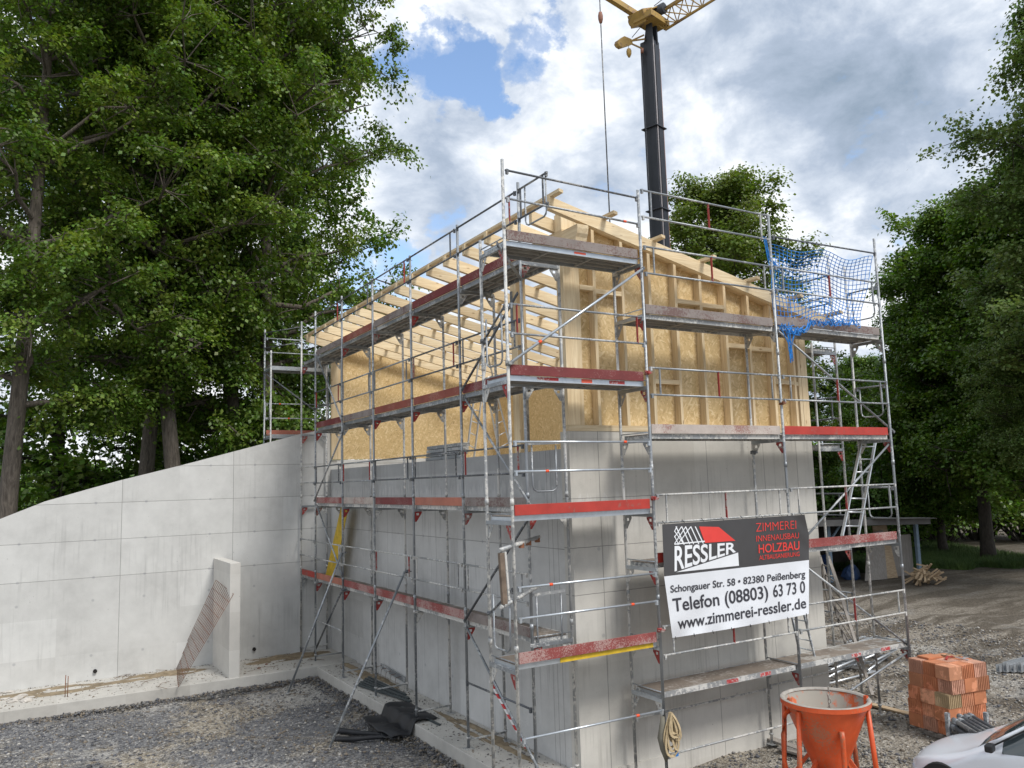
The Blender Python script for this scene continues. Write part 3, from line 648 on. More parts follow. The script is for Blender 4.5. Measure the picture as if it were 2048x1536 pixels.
def railframe(root, p, q, z1, z2, mids=(), mat=None, posts=(.07, .93), pm=None):
    """double guard rail: two tubes joined by short uprights"""
    mat = mat or random.choice([STEEL, STEEL, STEELD]); p, q = np.array(p, float), np.array(q, float); m = MB(); L = np.linalg.norm(q-p); d = (q-p)/L
    for z in (z1, z2):
        a, b = np.append(p, z), np.append(q, z); m.tube([a, b], .0169, 9)
        for e, s_ in ((a, 1), (b, -1)): m.obox(e+np.append(d, 0)*s_*.03-(0, 0, .02), np.append(d, 0)*.016, np.cross(np.append(d, 0), (0, 0, 1))*.02, np.array((0, 0, 1))*.036)
    o = m.build('guard_rail', mat, root)
    for t in list(posts)+list(mids):
        c = p+(q-p)*t; red = t in mids
        MB().bar((c[0], c[1], z1), (c[0], c[1], z2), .036 if red else .024, .012 if red else .020, up=np.append(d, 0)).build('rail_upright', (pm or (REDP if red else mat)), o)
    return o
def brace(root, p, q, mat=STEEL, r=.0205, marks=()):
    p, q = np.array(p, float), np.array(q, float); d = (q-p)/np.linalg.norm(q-p)
    m = MB().tube([p, q], r, 10)
    o = m.build('diagonal_brace', mat, root)
    for e in (p, q): MB().obox(e, d*.05, np.cross(d, (0, 0, 1.))*.012, np.cross(d, np.cross(d, (0, 0, 1.)))*.028).build('brace_end', STEELD, o)
    for t in marks: c = p+(q-p)*t; MB().tube([c-d*.03, c+d*.03], r+.003, 10).build('orange_sleeve', ORNG, o)
    return o
def sleeves(o, p, q, ts, r=.0169):
    p, q = np.array(p, float), np.array(q, float); d = (q-p)/np.linalg.norm(q-p)
    for t in ts: c = p+(q-p)*t; MB().tube([c-d*.028, c+d*.028], r+.0035, 10).build('orange_sleeve', ORNG, o)
def coupler(root, x, y, z, mat=STEELD, s=1.0):
    m = MB().tube([(x, y, z-.032), (x, y, z+.032)], .040*s, 10); m.box((x-.03, y-.075*s, z-.022), (x+.03, y-.02, z+.022)); m.tube([(x-.07, y-.05, z), (x+.07, y-.05, z)], .009, 6)
    m.build('coupler', mat, root)
def closure(root, p, q, zt, zbm):
    """U-shaped end guard hanging between two points"""
    p, q = np.array(p, float), np.array(q, float); d = (q-p); L = np.linalg.norm(d); d = d/L; pts = []
    P = lambda s_, z: np.array((p[0]+d[0]*s_, p[1]+d[1]*s_, z))
    pts = [P(0, zt), P(0, zbm+.09), P(.025, zbm+.03), P(.08, zbm), P(L-.08, zbm), P(L-.025, zbm+.03), P(L, zbm+.09), P(L, zt)]
    MB().tube(pts, .0145, 9).build('end_guard', STEEL, root)

# ---- front scaffold: corner tower bay and two long bays
FO, FI = -.93, -.20
PXS = [-1.656, .91, 3.973, 7.036]
S1 = empty('front_scaffold', (2.5, FO, GZ), 'grey steel scaffold with red toe boards in front of the framed gable and the banner', 'scaffold', 'scaffolds round the building')
tz = [1.24, 3.26, 5.26, 7.26]; rz = [.47, 2.42, 4.43, 6.42]
for i, x in enumerate(PXS):
    pole(S1, x, FO, -.98 if i < 3 else -.9, [8.47, 8.42, 8.44, 8.41][i], [STEELW, STEEL, STEEL, STEEL][i], joints=[1.45, 3.45, 5.45, 7.45] if i == 0 else [1.9, 3.9, 5.9])
    foot(S1, x, FO, -1.0)
    zt = [7.44, 7.25, 6.42, 8.0][i]
    pole(S1, x, FI, -.98, zt, STEELW, joints=[1.45, 3.45, 5.45] if i == 0 else [1.9, 3.9]); foot(S1, x, FI, -.99 if i else -1.0)
x0, x1 = PXS[0], PXS[1]
cols_t = ['faded', 'red', 'maroon', 'grey']
PMK = mat_worn('red_paint_mark', (.45, .05, .05), (.55, .5, .48), .5, .7, 30); OMK = mat_plain('orange_sticker', (.80, .13, .07), .5, 0, .05); YEL = mat_plain('yellow_paint', (.62, .42, .03), .55, 0, .2, 8)
for k, z in enumerate(tz):
    dk = deck(S1, x0, x1, z, 'x', FO, FI, top=DECKD if k < 2 else DECKW, edge=STEELB)
    if k == 0: sticker(dk, 'x', x0+.75, x1-.1, FO+.052, z-.072, z-.006, YEL)
    if k == 2:
        sticker(dk, 'x', x0+.52, x0+.90, FO+.055, z-.05, z-.005, PMK); sticker(dk, 'x', x0+1.32, x0+1.52, FO+.055, z-.06, z-.004, OMK); sticker(dk, 'x', x0+1.85, x0+2.15, FO+.055, z-.055, z-.005, PMK)
    if k == 3: sticker(dk, 'x', x0+1.28, x0+1.50, FO+.055, z-.05, z-.018, OMK)
    toe(S1, x0+.05, x1-.06, z+.005, 'x', FO+.025, cols_t[k])
    for x, sgn in ((x0, 1), (x1, 1)):
        transom(S1, (x, FO), (x, FI), z)
        gusset(S1, x, FO, z, 0, 1, REDP); gusset(S1, x, FI, z, 0, -1, STEELW)
    if k < 3:
        for j, dz in enumerate((1.04, .62)):
            p, q = (x0+.03, FO-.03, z+dz), (x1-.03, FO-.03, z+dz)
            if k == 2: continue
            o = rail(S1, p, q, mat=STEELB, r=.0175); sleeves(o, p, q, [(.22, .84), (.79, .24)][k][j:j+1] if False else ([.22] if (k, j) in ((0, 0), (1, 1)) else [.80]))
railframe(S1, (x0+.03, FO-.03), (x1-.03, FO-.03), tz[2]+.60, tz[2]+1.03, mids=(.05, .94), mat=STEEL, posts=())
p, q = (x0+.03, FO-.03, 8.30), (x1-.03, FO-.03, 8.27); rail(S1, p, q)
p, q = (x0+.03, FO-.03, 7.87), (x1-.03, FO-.03, 7.83); o = rail(S1, p, q); sleeves(o, p, q, [.88])
p, q = (x0+.03, FO-.03, .27), (x1-.03, FO-.03, .25); o = rail(S1, p, q, mat=STEELB); sleeves(o, p, q, [.80])
brace(S1, (x0+.02, FO-.05, 5.43), (x1-.03, FO-.05, 7.08), STEELB, .021, marks=(.2,))
# long bays
t2 = {3: ('grey', 'grey'), 2: ('pale', 'red'), 1: ('red', 'faded')}
for k, z in enumerate(rz):
    for j in (1, 2):
        a, b = PXS[j], PXS[j+1]
        dz = -.05 if (k == 3 and j == 1) else 0
        dk = deck(S1, a, b, z+dz, 'x', FO, FI, top=DECKD if k == 0 and j == 1 else DECKW, edge=STEELW)
        if k == 0:
            for u in ((.50, .75) if j == 1 else (.52, .80)): sticker(dk, 'x', a+(b-a)*u-.14, a+(b-a)*u+.12, FO+.055, z-.062, z-.004, PMK)
        else:
            toe(S1, a+.05, b-.06, z+dz+.005, 'x', FO+.025, t2[k][j-1])
    for x in PXS[1:]:
        transom(S1, (x, FO), (x, FI), z, STEEL if x > 1 else STEELB)
        gusset(S1, x, FO, z, 0, 1, REDP if (k+int(x)) % 2 else STEELW); gusset(S1, x, FI, z, 0, -1, STEELW)
for (j, z1, z2) in ((1, 1.04, 1.47), (1, 3.04, 3.47), (1, 5.05, 5.48), (1, 7.03, 7.47), (2, 1.05, 1.47), (2, 3.04, 3.48), (2, 5.05, 5.48), (2, 7.05, 7.48)):
    railframe(S1, (PXS[j]+.03, FO-.03), (PXS[j+1]-.03, FO-.03), z1, z2, mids=(.5,), mat=STEELW if z1 < 3.1 else STEEL)
railframe(S1, (PXS[1]+.03, FO-.03), (PXS[2]-.03, FO-.03), 7.97, 8.42, mids=(.5,), mat=STEEL)
rail(S1, (PXS[2]+.03, FO-.03, 8.04), (PXS[3]-.03, FO-.03, 8.09))
rail(S1, (x1+.03, FI+.0, -.05), (PXS[2]-.03, FI, -.05), mat=STEELW)
rail(S1, (x1+.03, FO, -.42), (PXS[2]-.03, FO, -.42), mat=STEELW)
rail(S1, (PXS[2]+.03, FI, .0), (PXS[3]-.03, FI, .02), mat=STEELW)
for (pa, pb) in (((1556, 662), (1786, 862)), ((1780, 886), (1590, 1098)), ((1602, 1126), (1816, 1290)), ((1818, 1302), (1680, 1395))):
    brace(S1, PY(*pa, FO+.045), PY(*pb, FO+.045), STEEL)
for (x, z) in ((.91, 5.40), (.91, 3.42), (.91, 1.42), (-1.656, 5.42)): coupler(S1, x, FO, z, REDP if x > 0 else STEELD)
coupler(S1, 3.973, FI, 4.15, STEELD, 1.2); coupler(S1, 3.973, FO, 4.99, RUST); coupler(S1, -1.656, FI, 1.86, STEELD); coupler(S1, -1.656, FI, 5.86, STEELD)
# end guards of the tower and the right end
for z in tz[:1]+tz[2:3]:
    rail(S1, (x0, FO+.03, z+1.03), (x0, FI-.03, z+.62 if z < 2 else z+.60), mat=STEELD); closure(S1, (x0, FO+.15), (x0, FI-.12), z+.9 if z < 2 else z+.92, z+.15 if z < 2 else z+.18)
for z in (2.42, 4.43, 6.42):
    rail(S1, (PXS[3], FO+.03, z+1.0), (PXS[3], FI-.03, z+1.0)); closure(S1, (PXS[3], FO+.12), (PXS[3], FI-.12), z+.98, z+.40)
brace(S1, PY(996, 490, FO-.04), PY(1040, 556, FI), STEEL, .024)

# ---- left scaffold along the open side
LO, LI = -.88, -.15
QY = [11.9, 10.60, 8.44, 6.34, 4.21, 2.06, -.10]
lz = [1.38, 3.34, 5.33, 7.30]
S2 = empty('side_scaffold', (LO, 5, GZ), 'grey steel scaffold with six bays along the open left side of the building', 'scaffold', 'scaffolds round the building')
for i, y in enumerate(QY):
    pole(S2, LO, y, -.73, [8.50, 8.54, 8.50, 8.45, 8.44, 8.46, 8.53][i], STEEL if i else STEELW, joints=[1.55, 3.52, 5.5]); foot(S2, LO, y, -.74)
    pole(S2, LI, y, -.73, [7.25, 7.20, 7.22, 7.22, 7.22, 7.2, 7.25][i], STEELW, joints=[1.55, 3.52, 5.5]); foot(S2, LI, y, -.748)
    for k, z in enumerate(lz):
        transom(S2, (LO, y), (LI, y), z, up=k > 2 or i == 6); gusset(S2, LO, y, z, 1, 0, REDP if (i+k) % 4 else STEELW); gusset(S2, LI, y, z, -1, 0, STEELW)
    MB().tube([(LO, y, -.60), (LI, y, -.60)], .017, 8).build('ledger', STEELW, S2)
    if 0 < i: coupler(S2, LO, y, 1.28, STEELW, .8)
tk = {0: ['red', 'salmon', 'faded', 'faded', 'faded', 'grey'], 1: [None, 'faded', 'pale', 'maroon', 'salmon', 'grey'], 2: [None, 'maroon', 'grey', 'brick', 'brick', 'maroon'], 3: [None, 'grey', 'brick', 'grey', 'maroon', 'maroon']}
for k, z in enumerate(lz):
    for i in range(6):
        a, b = QY[i+1], QY[i]
        if k in (0, 1, 2, 3) and not (i == 0 and k in (1, 2)):
            deck(S2, a, b, z, 'y', LO, LI, top=DECKD if k == 0 else DECKW, edge=STEELW if k < 2 else STEEL)
        if tk[k][i]: toe(S2, a+.05, b-.05, z+.005, 'y', LO+.025, tk[k][i])
        if i > 0:
            w = .55 if k != 1 else .52
            if k < 3:
                railframe(S2, (LO-.03, a+.03), (LO-.03, b-.03), z+.53, z+.96, mat=random.choice([STEELD, STEEL]) if k else STEELW, posts=(.08, .93), pm=REDP if (i+k) % 3 == 0 else None)
            else:
                railframe(S2, (LO-.03, a+.03), (LO-.03, b-.03), 7.90, 8.38, mat=STEELD, posts=(.1,), pm=REDP if i % 2 else None)
        elif k in (0, 1):
            rail(S2, (LO-.03, a+.03, z+.55), (LO-.03, b-.03, z+.55), mat=STEELW); rail(S2, (LO-.03, a+.03, z+.98), (LO-.03, b-.03, z+.98), mat=STEELW)
# top rails run past the corner into the tower
railframe(S2, (LO-.03, -1.0), (LO-.03, -.13), 7.90, 8.38, mat=STEELD, posts=(.15, .9)); closure(S2, (LO-.03, -.95), (LO-.03, -.35), 8.36, 7.72)
for (i, z) in ((1, .34), (5, .36)): rail(S2, (LO-.03, QY[i+1]+.03, z), (LO-.03, QY[i]-.03, z), mat=STEELD if i == 5 else STEELW)
YB = LO-.045
for pa, pb in (((634, 712), (684, 842)), ((684, 868), (629, 1000)), ((634, 1012), (684, 1150)), ((1033, 590), (925, 778)), ((932, 800), (1058, 1006)), ((1058, 1035), (930, 1240)), ((935, 1258), (1080, 1545))):
    brace(S2, PX(*pa, YB), PX(*pb, YB), STEELD if pa[0] in (1033, 1058) else STEEL, .021)
# end guards at the corner
for zt, zz in ((4.20, 3.75), (1.9, 1.5)):
    closure(S2, (LO+.10, -.10), (LO+.55, -.10), zt+.1, zt-.62)
    MB().bar((LO+.02, -.10, zt+.12), (LO+.62, -.10, zt+.14), .03, .045).build('ledger', STEELW, S2)
# raking shores standing in the gravel
for pa, pb, z in (((810, 1143), (657, 1500), GZ), ((684, 1105), (576, 1386), GZ), ((684, 1180), (628, 1306), -.72)):
    top = PX(*pa, LO-.05); bot = PZ(*pb, z)
    o = MB().tube([bot, top], .0242, 12).build('raking_shore', STEEL if pa[0] != 684 or z < -.9 else STEELD, S2); coupler(S2, LO, top[1], top[2], STEELD, .9)
    MB().lathe(bot-(0, 0, .01), [(0, 0), (.06, 0), (.06, .01), (.025, .02), (0, .02)], 12, False).build('shore_foot', STEELW, o)
# ---- rear scaffold behind the retaining wall
S3 = empty('rear_scaffold', (-.5, 13, GZ), 'grey steel scaffold bay rising behind the retaining wall beside the rear corner', 'scaffold', 'scaffolds round the building')
for x in (-1.57, .36, 2.93):
    pole(S3, x, 13.3, -1, 8.47 if x < 0 else 8.4, STEEL); pole(S3, x, 12.57, -1, 7.72 if x < 0 else 7.3, STEELW)
    for z in (1.3, 3.3, 5.3, 7.28): transom(S3, (x, 12.57), (x, 13.3), z, STEEL)
for z, key in ((3.3, 'faded'), (5.3, 'salmon'), (7.28, None)):
    for a, b in ((-1.57, .36), (.36, 2.93)):
        deck(S3, a, b, z, 'x', 13.3, 12.57, edge=STEELB, th=.11)
        if key: toe(S3, a+.05, b-.05, z+.02, 'x', 13.27, key)
for z1, z2 in ((5.82, 6.25), (7.78, 8.20)):
    for a, b in ((-1.57, .36), (.36, 2.93)):
        for z in (z1, z2):
            p, q = (a+.03, 13.26, z), (b-.03, 13.26, z); o = rail(S3, p, q, mat=STEEL)
            if z1 < 6 and a < 0: sleeves(o, p, q, [.22 if z > 6 else .36])
closure(S3, (-1.57, 12.7), (-1.57, 13.2), 6.3, 5.75)
brace(S3, (-1.53, 13.2, 7.12), (.34, 13.2, 5.75), STEEL)
for z in (7.9, 8.35): rail(S3, (-1.6, 13.28, z+.0), (LO, 11.95, z), mat=STEELD, r=.015)
# ---- right-hand scaffold beyond the gable corner
S4 = empty('far_side_scaffold', (6.6, 2, GZ), 'steel scaffold with plank decks along the far right side of the building', 'scaffold', 'scaffolds round the building')
for y in (.12, 2.69, 5.26, 8.33, 11.4):
    for x in (6.22, 6.95):
        pole(S4, x, y, -1, 8.3 if x > 6.5 else (7.0 if y > 1 else 6.4), STEELW); foot(S4, x, y, GZ)
    for z in (.30, 2.3, 4.3, 6.3): transom(S4, (6.22, y), (6.95, y), z, STEEL); gusset(S4, 6.95, y, z, -1, 0, REDP)
for z in (.30, 2.3, 4.3, 6.3):
    for a, b in ((.12, 2.69), (2.69, 5.26), (5.26, 8.33), (8.33, 11.4)):
        deck(S4, a, b, z, 'y', 6.22, 6.95, edge=STEELW, th=.09)
        railframe(S4, (6.98, a+.03), (6.98, b-.03), z+.56, z+1.0, mids=(.5,))
for z in (7.45, 7.9): rail(S4, (6.98, .15, z), (6.98, 2.66, z), mat=STEELD)
for z in (6.9, 7.3): rail(S4, (6.25, .12, z), (6.92, .12, z))
# ------------------------------------------------------------------ crane
CY = mat_worn('crane_yellow', (.42, .27, .075), (.24, .15, .08), .35, .55, 9); CB2 = mat_plain('crane_black_paint', (.028, .032, .042), .38, 0, .2, 2, .5); CBR = mat_plain('crane_rust_rail', (.26, .12, .08), .6, 0, .2, 4)
base = PD(1305, 200, 26)
K0 = empty('tower_crane', (base[0], base[1], GZ), 'black telescopic crane mast with yellow slewing head rising behind the building', 'crane')
cx, cy = base[0], base[1]; ca, sa = math.cos(R(14)), math.sin(R(14))
ex, ey = np.array((ca, sa, 0)), np.array((-sa, ca, 0)); UP = np.array((0, 0, 1.))
zt = PD(1303, 78, 26)[2]
def kb(name, c, hx, hy, hz, mat, par=K0, rx=ex, ry=ey, rz=UP): return MB().obox(c, rx*hx, ry*hy, rz*hz).build(name, mat, par, bevel=.012)
C0 = np.array((cx, cy, 0.))
kb('mast', C0+UP*(zt-1.0)/2, .21, .225, (zt+1.0)/2, CB2)
kb('mast_rib', C0+ex*.05-ey*.238+UP*(zt/2-.05), .12, .011, zt/2-.1, CB2)
for py in (262, 432):
    z = PD(1305, py, 26)[2]; kb('mast_collar', C0+UP*z, .28, .30, .02, CB2)
m = MB(); o1 = C0+ex*.29-ey*.15
z0, z1 = 4.0, PD(1322, 88, 26)[2]
m.tube([o1+UP*z0, o1+UP*z1], .026, 8); m.build('mast_rail', CBR, K0)
m = MB(); [m.bar(C0+ex*.21-ey*.15+UP*z, o1+UP*z, .02, .02) for z in np.arange(z0, z1, .45)]; m.build('rail_rungs', CBR, K0)
MB().tube([C0-ex*.16-ey*.25+UP*2, C0-ex*.16-ey*.25+UP*(zt-.3), C0-ex*.10-ey*.2+UP*(zt+.1)], .022, 8).build('hose', mat_plain('pale_hose', (.35, .33, .34), .5), K0)
def Q(px, py, d=26): return PD(px, py, d)
# head: two cheeks narrowing to the slewing ring
for s_ in (-1, 1):
    b = C0+ex*.15*s_+UP*(zt-.45); t = Q(1302, 50)+ex*.13*s_
    MB().prism([b-ey*.2, b+ey*.2, t+ey*.1, t-ey*.1], ex*.06).build('head_cheek', CB2, K0)
kb('slewing_base', Q(1303, 44), .50, .35, .10, CY); kb('winch_cover', Q(1283, 36), .30, .30, .20, CY, rx=(ex+UP*.5)/1.12, rz=(UP-ex*.5)/1.12)
kb('winch_plate', Q(1297, 22), .36, .3, .02, CY, rx=(ex*.86+UP*.5), rz=(UP*.86-ex*.5))
MB().tube([Q(1276, 38)-ey*.35, Q(1276, 38)+ey*.3], .13, 16).build('winch_drum', CY, K0)
MB().tube([Q(1316, 22)-ey*.25, Q(1316, 22)+ey*.25], .17, 16).build('hydraulic_motor', CB2, K0)
MB().tube([Q(1272, 33)-ey*.2, Q(1272, 33)+ey*.2], .09, 14).build('sheave', CB2, K0)
MB().bar(Q(1276, 32), Q(1150, -48, 25), .17, .17).build('tie_beam', CY, K0)
# lattice jib leaving the frame at the upper right
A1, A2, A3 = Q(1330, 60), Q(1300, 38), Q(1318, 24); D1, D2, D3 = Q(1700, -170, 24), Q(1655, -180, 24.6), Q(1690, -215, 24.3)
m = MB(); m.tube([A1, D1], .045, 8); m.build('jib_chord', CY, K0); MB().tube([A2, D2], .045, 8).build('jib_chord', CY, K0); MB().tube([A3, D3], .035, 8).build('jib_chord', CY, K0)
m = MB()
for k in range(14):
    a, b_, c = [p+(q-p)*k/14 for p, q in ((A1, D1), (A2, D2), (A3, D3))]; a2, b2, c2 = [p+(q-p)*(k+1)/14 for p, q in ((A1, D1), (A2, D2), (A3, D3))]
    m.tube([a, b_], .018, 6); m.tube([b_, a2], .018, 6); m.tube([a, c2], .018, 6); m.tube([c, b2], .018, 6); m.tube([a, c], .018, 6)
m.build('jib_lattice', CY, K0)
# small outrigger block on the left
MB().prism([Q(1238, 80), Q(1244, 76), Q(1249, 72), Q(1263, 78), Q(1266, 88), Q(1245, 95), Q(1239, 91), Q(1236, 86)], ey*.16).build('sheave_housing', CY, K0)
for a, b_ in (((1262, 82), (1288, 70)), ((1262, 82), (1290, 78)), ((1264, 88), (1284, 97))): MB().tube([Q(*a), Q(*b_)], .028, 8).build('outrigger_strut', CY, K0)
MB().tube([Q(1284, 97)+ey*.0, Q(1284, 106)], .05, 10).build('rope_anchor', CBR, K0)
MB().lathe(Q(1258, 107), [(0, .16), (.06, .15), (.085, .08), (.08, -.02), (.03, -.13), (0, -.14)], 14).build('rope_weight', CY, K0)
MB().tube([Q(1257, 92), Q(1257, 100)], .008, 6).build('weight_rope', CB2, K0)
MB().tube([Q(1264, 75), Q(1283, 52)], .012, 6).build('rope', CB2, K0); MB().tube([Q(1308, 12), Q(1400, -60)], .012, 6).build('rope', CB2, K0)
hb = PD(1284, 106, 26); MB().tube([hb, (hb[0]-.0, hb[1], 6.0)], .009, 6).build('rope', CB2, K0)
h = PD(1204, 100, 16.5); ht = PD(1200, -60, 16.5)[2]
MB().tube([(h[0], h[1], PD(1211, 462, 16.5)[2]), (h[0], h[1], ht)], .013, 8).build('hoist_rope', STEELD, K0)
hk = PD(1201, 30, 16.5); MB().lathe((h[0], h[1], hk[2]), [(0, .12), (.035, .11), (.05, .04), (.05, -.04), (.03, -.12), (0, -.13)], 12).build('hook_block', CBR, K0)
# ------------------------------------------------------------------ banner on the front scaffold
BY = FO-.065
def B(cx_, cy_, off=0.0):
    """point of the banner cloth from its place on the survey picture of the banner"""
    px, py = 1280+cx_/4.8, 980+cy_/4.8; p = PY(px, py, BY); s = (p[0]-.95)/3.0; t = (2.9-p[2])/2.1
    w = .028*math.sin(s*9+t*4)*(.3+t)+.034*math.sin(s*23-t*13+1.3)*max(0, t-.45)+.15*max(0, .55-s)*max(0, t-.5)*math.sin((s*1.2+t)*19)+.03*math.sin(t*6+s*3)*s+.05*max(0, s-.82)*max(0, .45-t)*math.sin((s-t)*34)
    p = PY(px, py, BY-.03-w-off); return p
BBLK = mat_plain('banner_dark_grey', (.060, .058, .060), .42, 0, .12, 1.5, .5); BWH = mat_plain('banner_white', (.72, .74, .78), .42, 0, .04, 2, .5)
TXK = mat_plain('banner_black_print', (.045, .045, .055), .45, 0, .05); TXR = mat_plain('banner_red_print', (.72, .060, .050), .45, 0, .05); TXW = mat_plain('banner_white_print', (.78, .80, .83), .45, 0, .03)
def lerp(a, b, t): return (a[0]+(b[0]-a[0])*t, a[1]+(b[1]-a[1])*t)
def brow(L, Rr, sag=0): return lambda s: (L[0]+(Rr[0]-L[0])*s, L[1]+(Rr[1]-L[1])*s+sag*math.sin(s*math.pi))
top, mid, bot = brow((212, 330), (1580, 236)), brow((232, 830), (1622, 672)), brow((312, 1420), (1622, 1190), 10)
BN0 = empty('advertising_banner', (2.4, BY, .9), 'black and white carpenter banner with a red roof logo tied to the scaffold', 'banner')
for name, ra, rb, mat in (('dark_panel', top, mid, BBLK), ('white_panel', mid, bot, BWH)):
    m = MB(); NU, NV = 80, 36; vs = []
    for j in range(NV+1):
        for i in range(NU+1):
            a, b_ = ra(i/NU), rb(i/NU); x_, y_ = lerp(a, b_, j/NV)
            if name == 'dark_panel' and i == NU: x_ = lerp((1580, 0), (1622, 0), min(1, (j/NV)*2.2))[0]
            vs.append(B(x_, y_))
    fs = [(j*(NU+1)+i, (j+1)*(NU+1)+i, (j+1)*(NU+1)+i+1, j*(NU+1)+i+1) for j in range(NV) for i in range(NU)]
    m.add(vs, fs, True).build(name, mat, BN0)
def poly(pts, name, mat, off=.006):
    """flat printed shape: triangle fan over a finely split outline"""
    P = []
    for i in range(len(pts)):
        a, b_ = pts[i], pts[(i+1) % len(pts)]; n = max(1, int(math.hypot(b_[0]-a[0], b_[1]-a[1])/30)); P += [lerp(a, b_, k/n) for k in range(n)]
    c = (sum(p[0] for p in P)/len(P), sum(p[1] for p in P)/len(P)); m = MB(); vs = [B(c[0], c[1], off)]; rings = 5
    for r_ in range(1, rings+1): vs += [B(*lerp(c, p, r_/rings), off) for p in P]
    n = len(P); fs = [(0, 1+k, 1+(k+1) % n) for k in range(n)]
    for r_ in range(rings-1):
        o_ = 1+r_*n; fs += [(o_+k, o_+n+k, o_+n+(k+1) % n, o_+(k+1) % n) for k in range(n)]
    return m.add(vs, fs, True).build(name, mat, BN0)
def text(body, name, mat, mapf, bold=.0, sub=True):
    cu = bpy.data.curves.new('t', 'FONT'); cu.body = body; cu.size = 1; cu.offset = bold; cu.resolution_u = 5
    ob = bpy.data.objects.new('t', cu); COL.objects.link(ob); dg = bpy.context.evaluated_depsgraph_get(); dg.update()
    me = bpy.data.meshes.new_from_object(ob.evaluated_get(dg)); COL.objects.unlink(ob); bpy.data.objects.remove(ob)
    co = np.array([v.co[:] for v in me.vertices]); x0, x1 = co[:, 0].min(), co[:, 0].max()
    cap = TEXTCAP; V = [mapf((c[0]-x0)/(x1-x0), c[1]/cap) for c in co]
    m = MB(); m.add(V, [tuple(p.vertices) for p in me.polygons]); o = m.build(name, mat, BN0); bpy.data.meshes.remove(me); return o
_c = bpy.data.curves.new('t', 'FONT'); _c.body = 'H'; _o = bpy.data.objects.new('t', _c); COL.objects.link(_o); _d = bpy.context.evaluated_depsgraph_get(); _d.update()
_m = bpy.data.meshes.new_from_object(_o.evaluated_get(_d)); TEXTCAP = max(v.co[1] for v in _m.vertices); bpy.data.objects.remove(_o)
def rowmap(LB, RB, hl, hr, off=.007, slant=.0):
    def f(u, v):
        x_, y_ = lerp(LB, RB, u); h_ = hl+(hr-hl)*u
        return B(x_-v*h_*slant, y_-v*h_, off)
    return f
text('ZIMMEREI', 'lettering', TXR, rowmap((1115, 402), (1500, 372), 84, 80, slant=.03), -.012)
text('INNENAUSBAU', 'lettering', TXR, rowmap((1118, 496), (1526, 462), 56, 54, slant=.03), -.004)
text('HOLZBAU', 'lettering', TXR, rowmap((1140, 606), (1532, 571), 80, 80, slant=.03), .012)
text('ALTBAUSANIERUNG', 'lettering', TXR, rowmap((1146, 672), (1532, 634), 43, 42, slant=.03), .003)
text('Schongauer Str. 58 \u2022 82380 Pei\u00dfenberg', 'lettering', TXK, rowmap((294, 985), (1588, 836), 66, 64, slant=.03), .016)
text('Telefon', 'lettering', TXK, rowmap((322, 1168), (766, 1104), 122, 118, slant=.10), .014)
text('(08803)', 'lettering', TXK, rowmap((820, 1096), (1234, 1034), 118, 114, slant=.08), .014)
text('63 73 0', 'lettering', TXK, rowmap((1282, 1028), (1588, 982), 112, 108, slant=.05), .014)
text('www.zimmerei-ressler.de', 'lettering', TXK, rowmap((366, 1336), (1598, 1130), 108, 98, slant=.06), .014)
def logo(u, v):
    x_ = 332+(590)*u; yb = 776+(592-776)*u; yt = 545+(505-545)*u
    return B(x_, yb+(yt-yb)*v, .007)
text('RESSLER', 'logo_name', TXW, logo, .02)
poly([(567, 350), (757, 355), (917, 487), (624, 508)], 'logo_roof', TXR); poly([(345, 790), (942, 600), (950, 727)], 'logo_base', TXW)
m = MB()
def stroke(a, b_, w=5):
    a, b_ = np.array(a, float), np.array(b_, float); d = (b_-a)/np.linalg.norm(b_-a); n_ = np.array((-d[1], d[0]))*w
    vs = []; K_ = 6
    for k in range(K_+1):
        c = a+(b_-a)*k/K_; vs += [B(*(c+n_), .008), B(*(c-n_), .008)]
    m.add(vs, [(2*k, 2*k+2, 2*k+3, 2*k+1) for k in range(K_)])
for xt_ in (345, 400, 437, 487, 530): stroke((xt_, 350), (xt_+78, 520 if xt_ < 500 else 514))
for a, b_ in (((355, 350), (330, 400)), ((400, 350), (330, 455)), ((440, 352), (332, 515)), ((487, 352), (360, 525)), ((330, 440), (372, 525)), ((332, 395), (425, 525))): stroke(a, b_, 4)
stroke((330, 520), (622, 492), 6)
m.build('logo_truss', TXW, BN0)
m = MB()
for k in range(8):
    a = top(k/7*.96+.02); p = B(a[0], a[1]); m.tube([p, p+np.array((.0, .05, .05)), (p[0]+.01, FO-.03, p[2]+.02)], .004, 6)
for k in range(8):
    a = bot(k/7*.96+.02); p = B(a[0], a[1]); m.tube([p+(0, -.004, .02), p+(0.01, -.004, -.03)], .005, 6)
m.build('cable_ties', BLK, BN0)
# ------------------------------------------------------------------ blue safety net
BLUEM = mat_plain('blue_net_cord', (.015, .21, .62), .5, 0, .3, 3)
m = MB(); NU, NV = 26, 19
Lc = [(1540, 488), (1541, 520), (1544, 560), (1547, 600), (1548, 650)]; Rc = [(1748, 512), (1738, 545), (1728, 590), (1724, 620), (1722, 652)]
def cv(L, t): k = min(3, int(t*4)); return lerp(L[k], L[k+1], t*4-k)
Tp = lambda s: (0, 16*math.sin(math.pi*s*2.0)**2*(.5+.5*s))
G = {}
for j in range(NV+1):
    for i in range(NU+1):
        s, t = i/NU, j/NV; a, b_ = cv(Lc, t), cv(Rc, t); x_, y_ = lerp(a, b_, s)
        y_ += (1-t)*Tp(s)[1]+t*8*math.sin(s*9)-t*t*12*math.sin(s*math.pi); x_ += 3*math.sin(t*7+s*5)
        dep = -.88+.34*math.sin(s*math.pi)*math.sin(t*math.pi)+.06*math.sin(s*14+t*9)+random.uniform(-.01, .01)
        G[i, j] = PY(x_, y_, dep)
for j in range(NV+1): m.tube([G[i, j] for i in range(NU+1)], .0068, 5, caps=False)
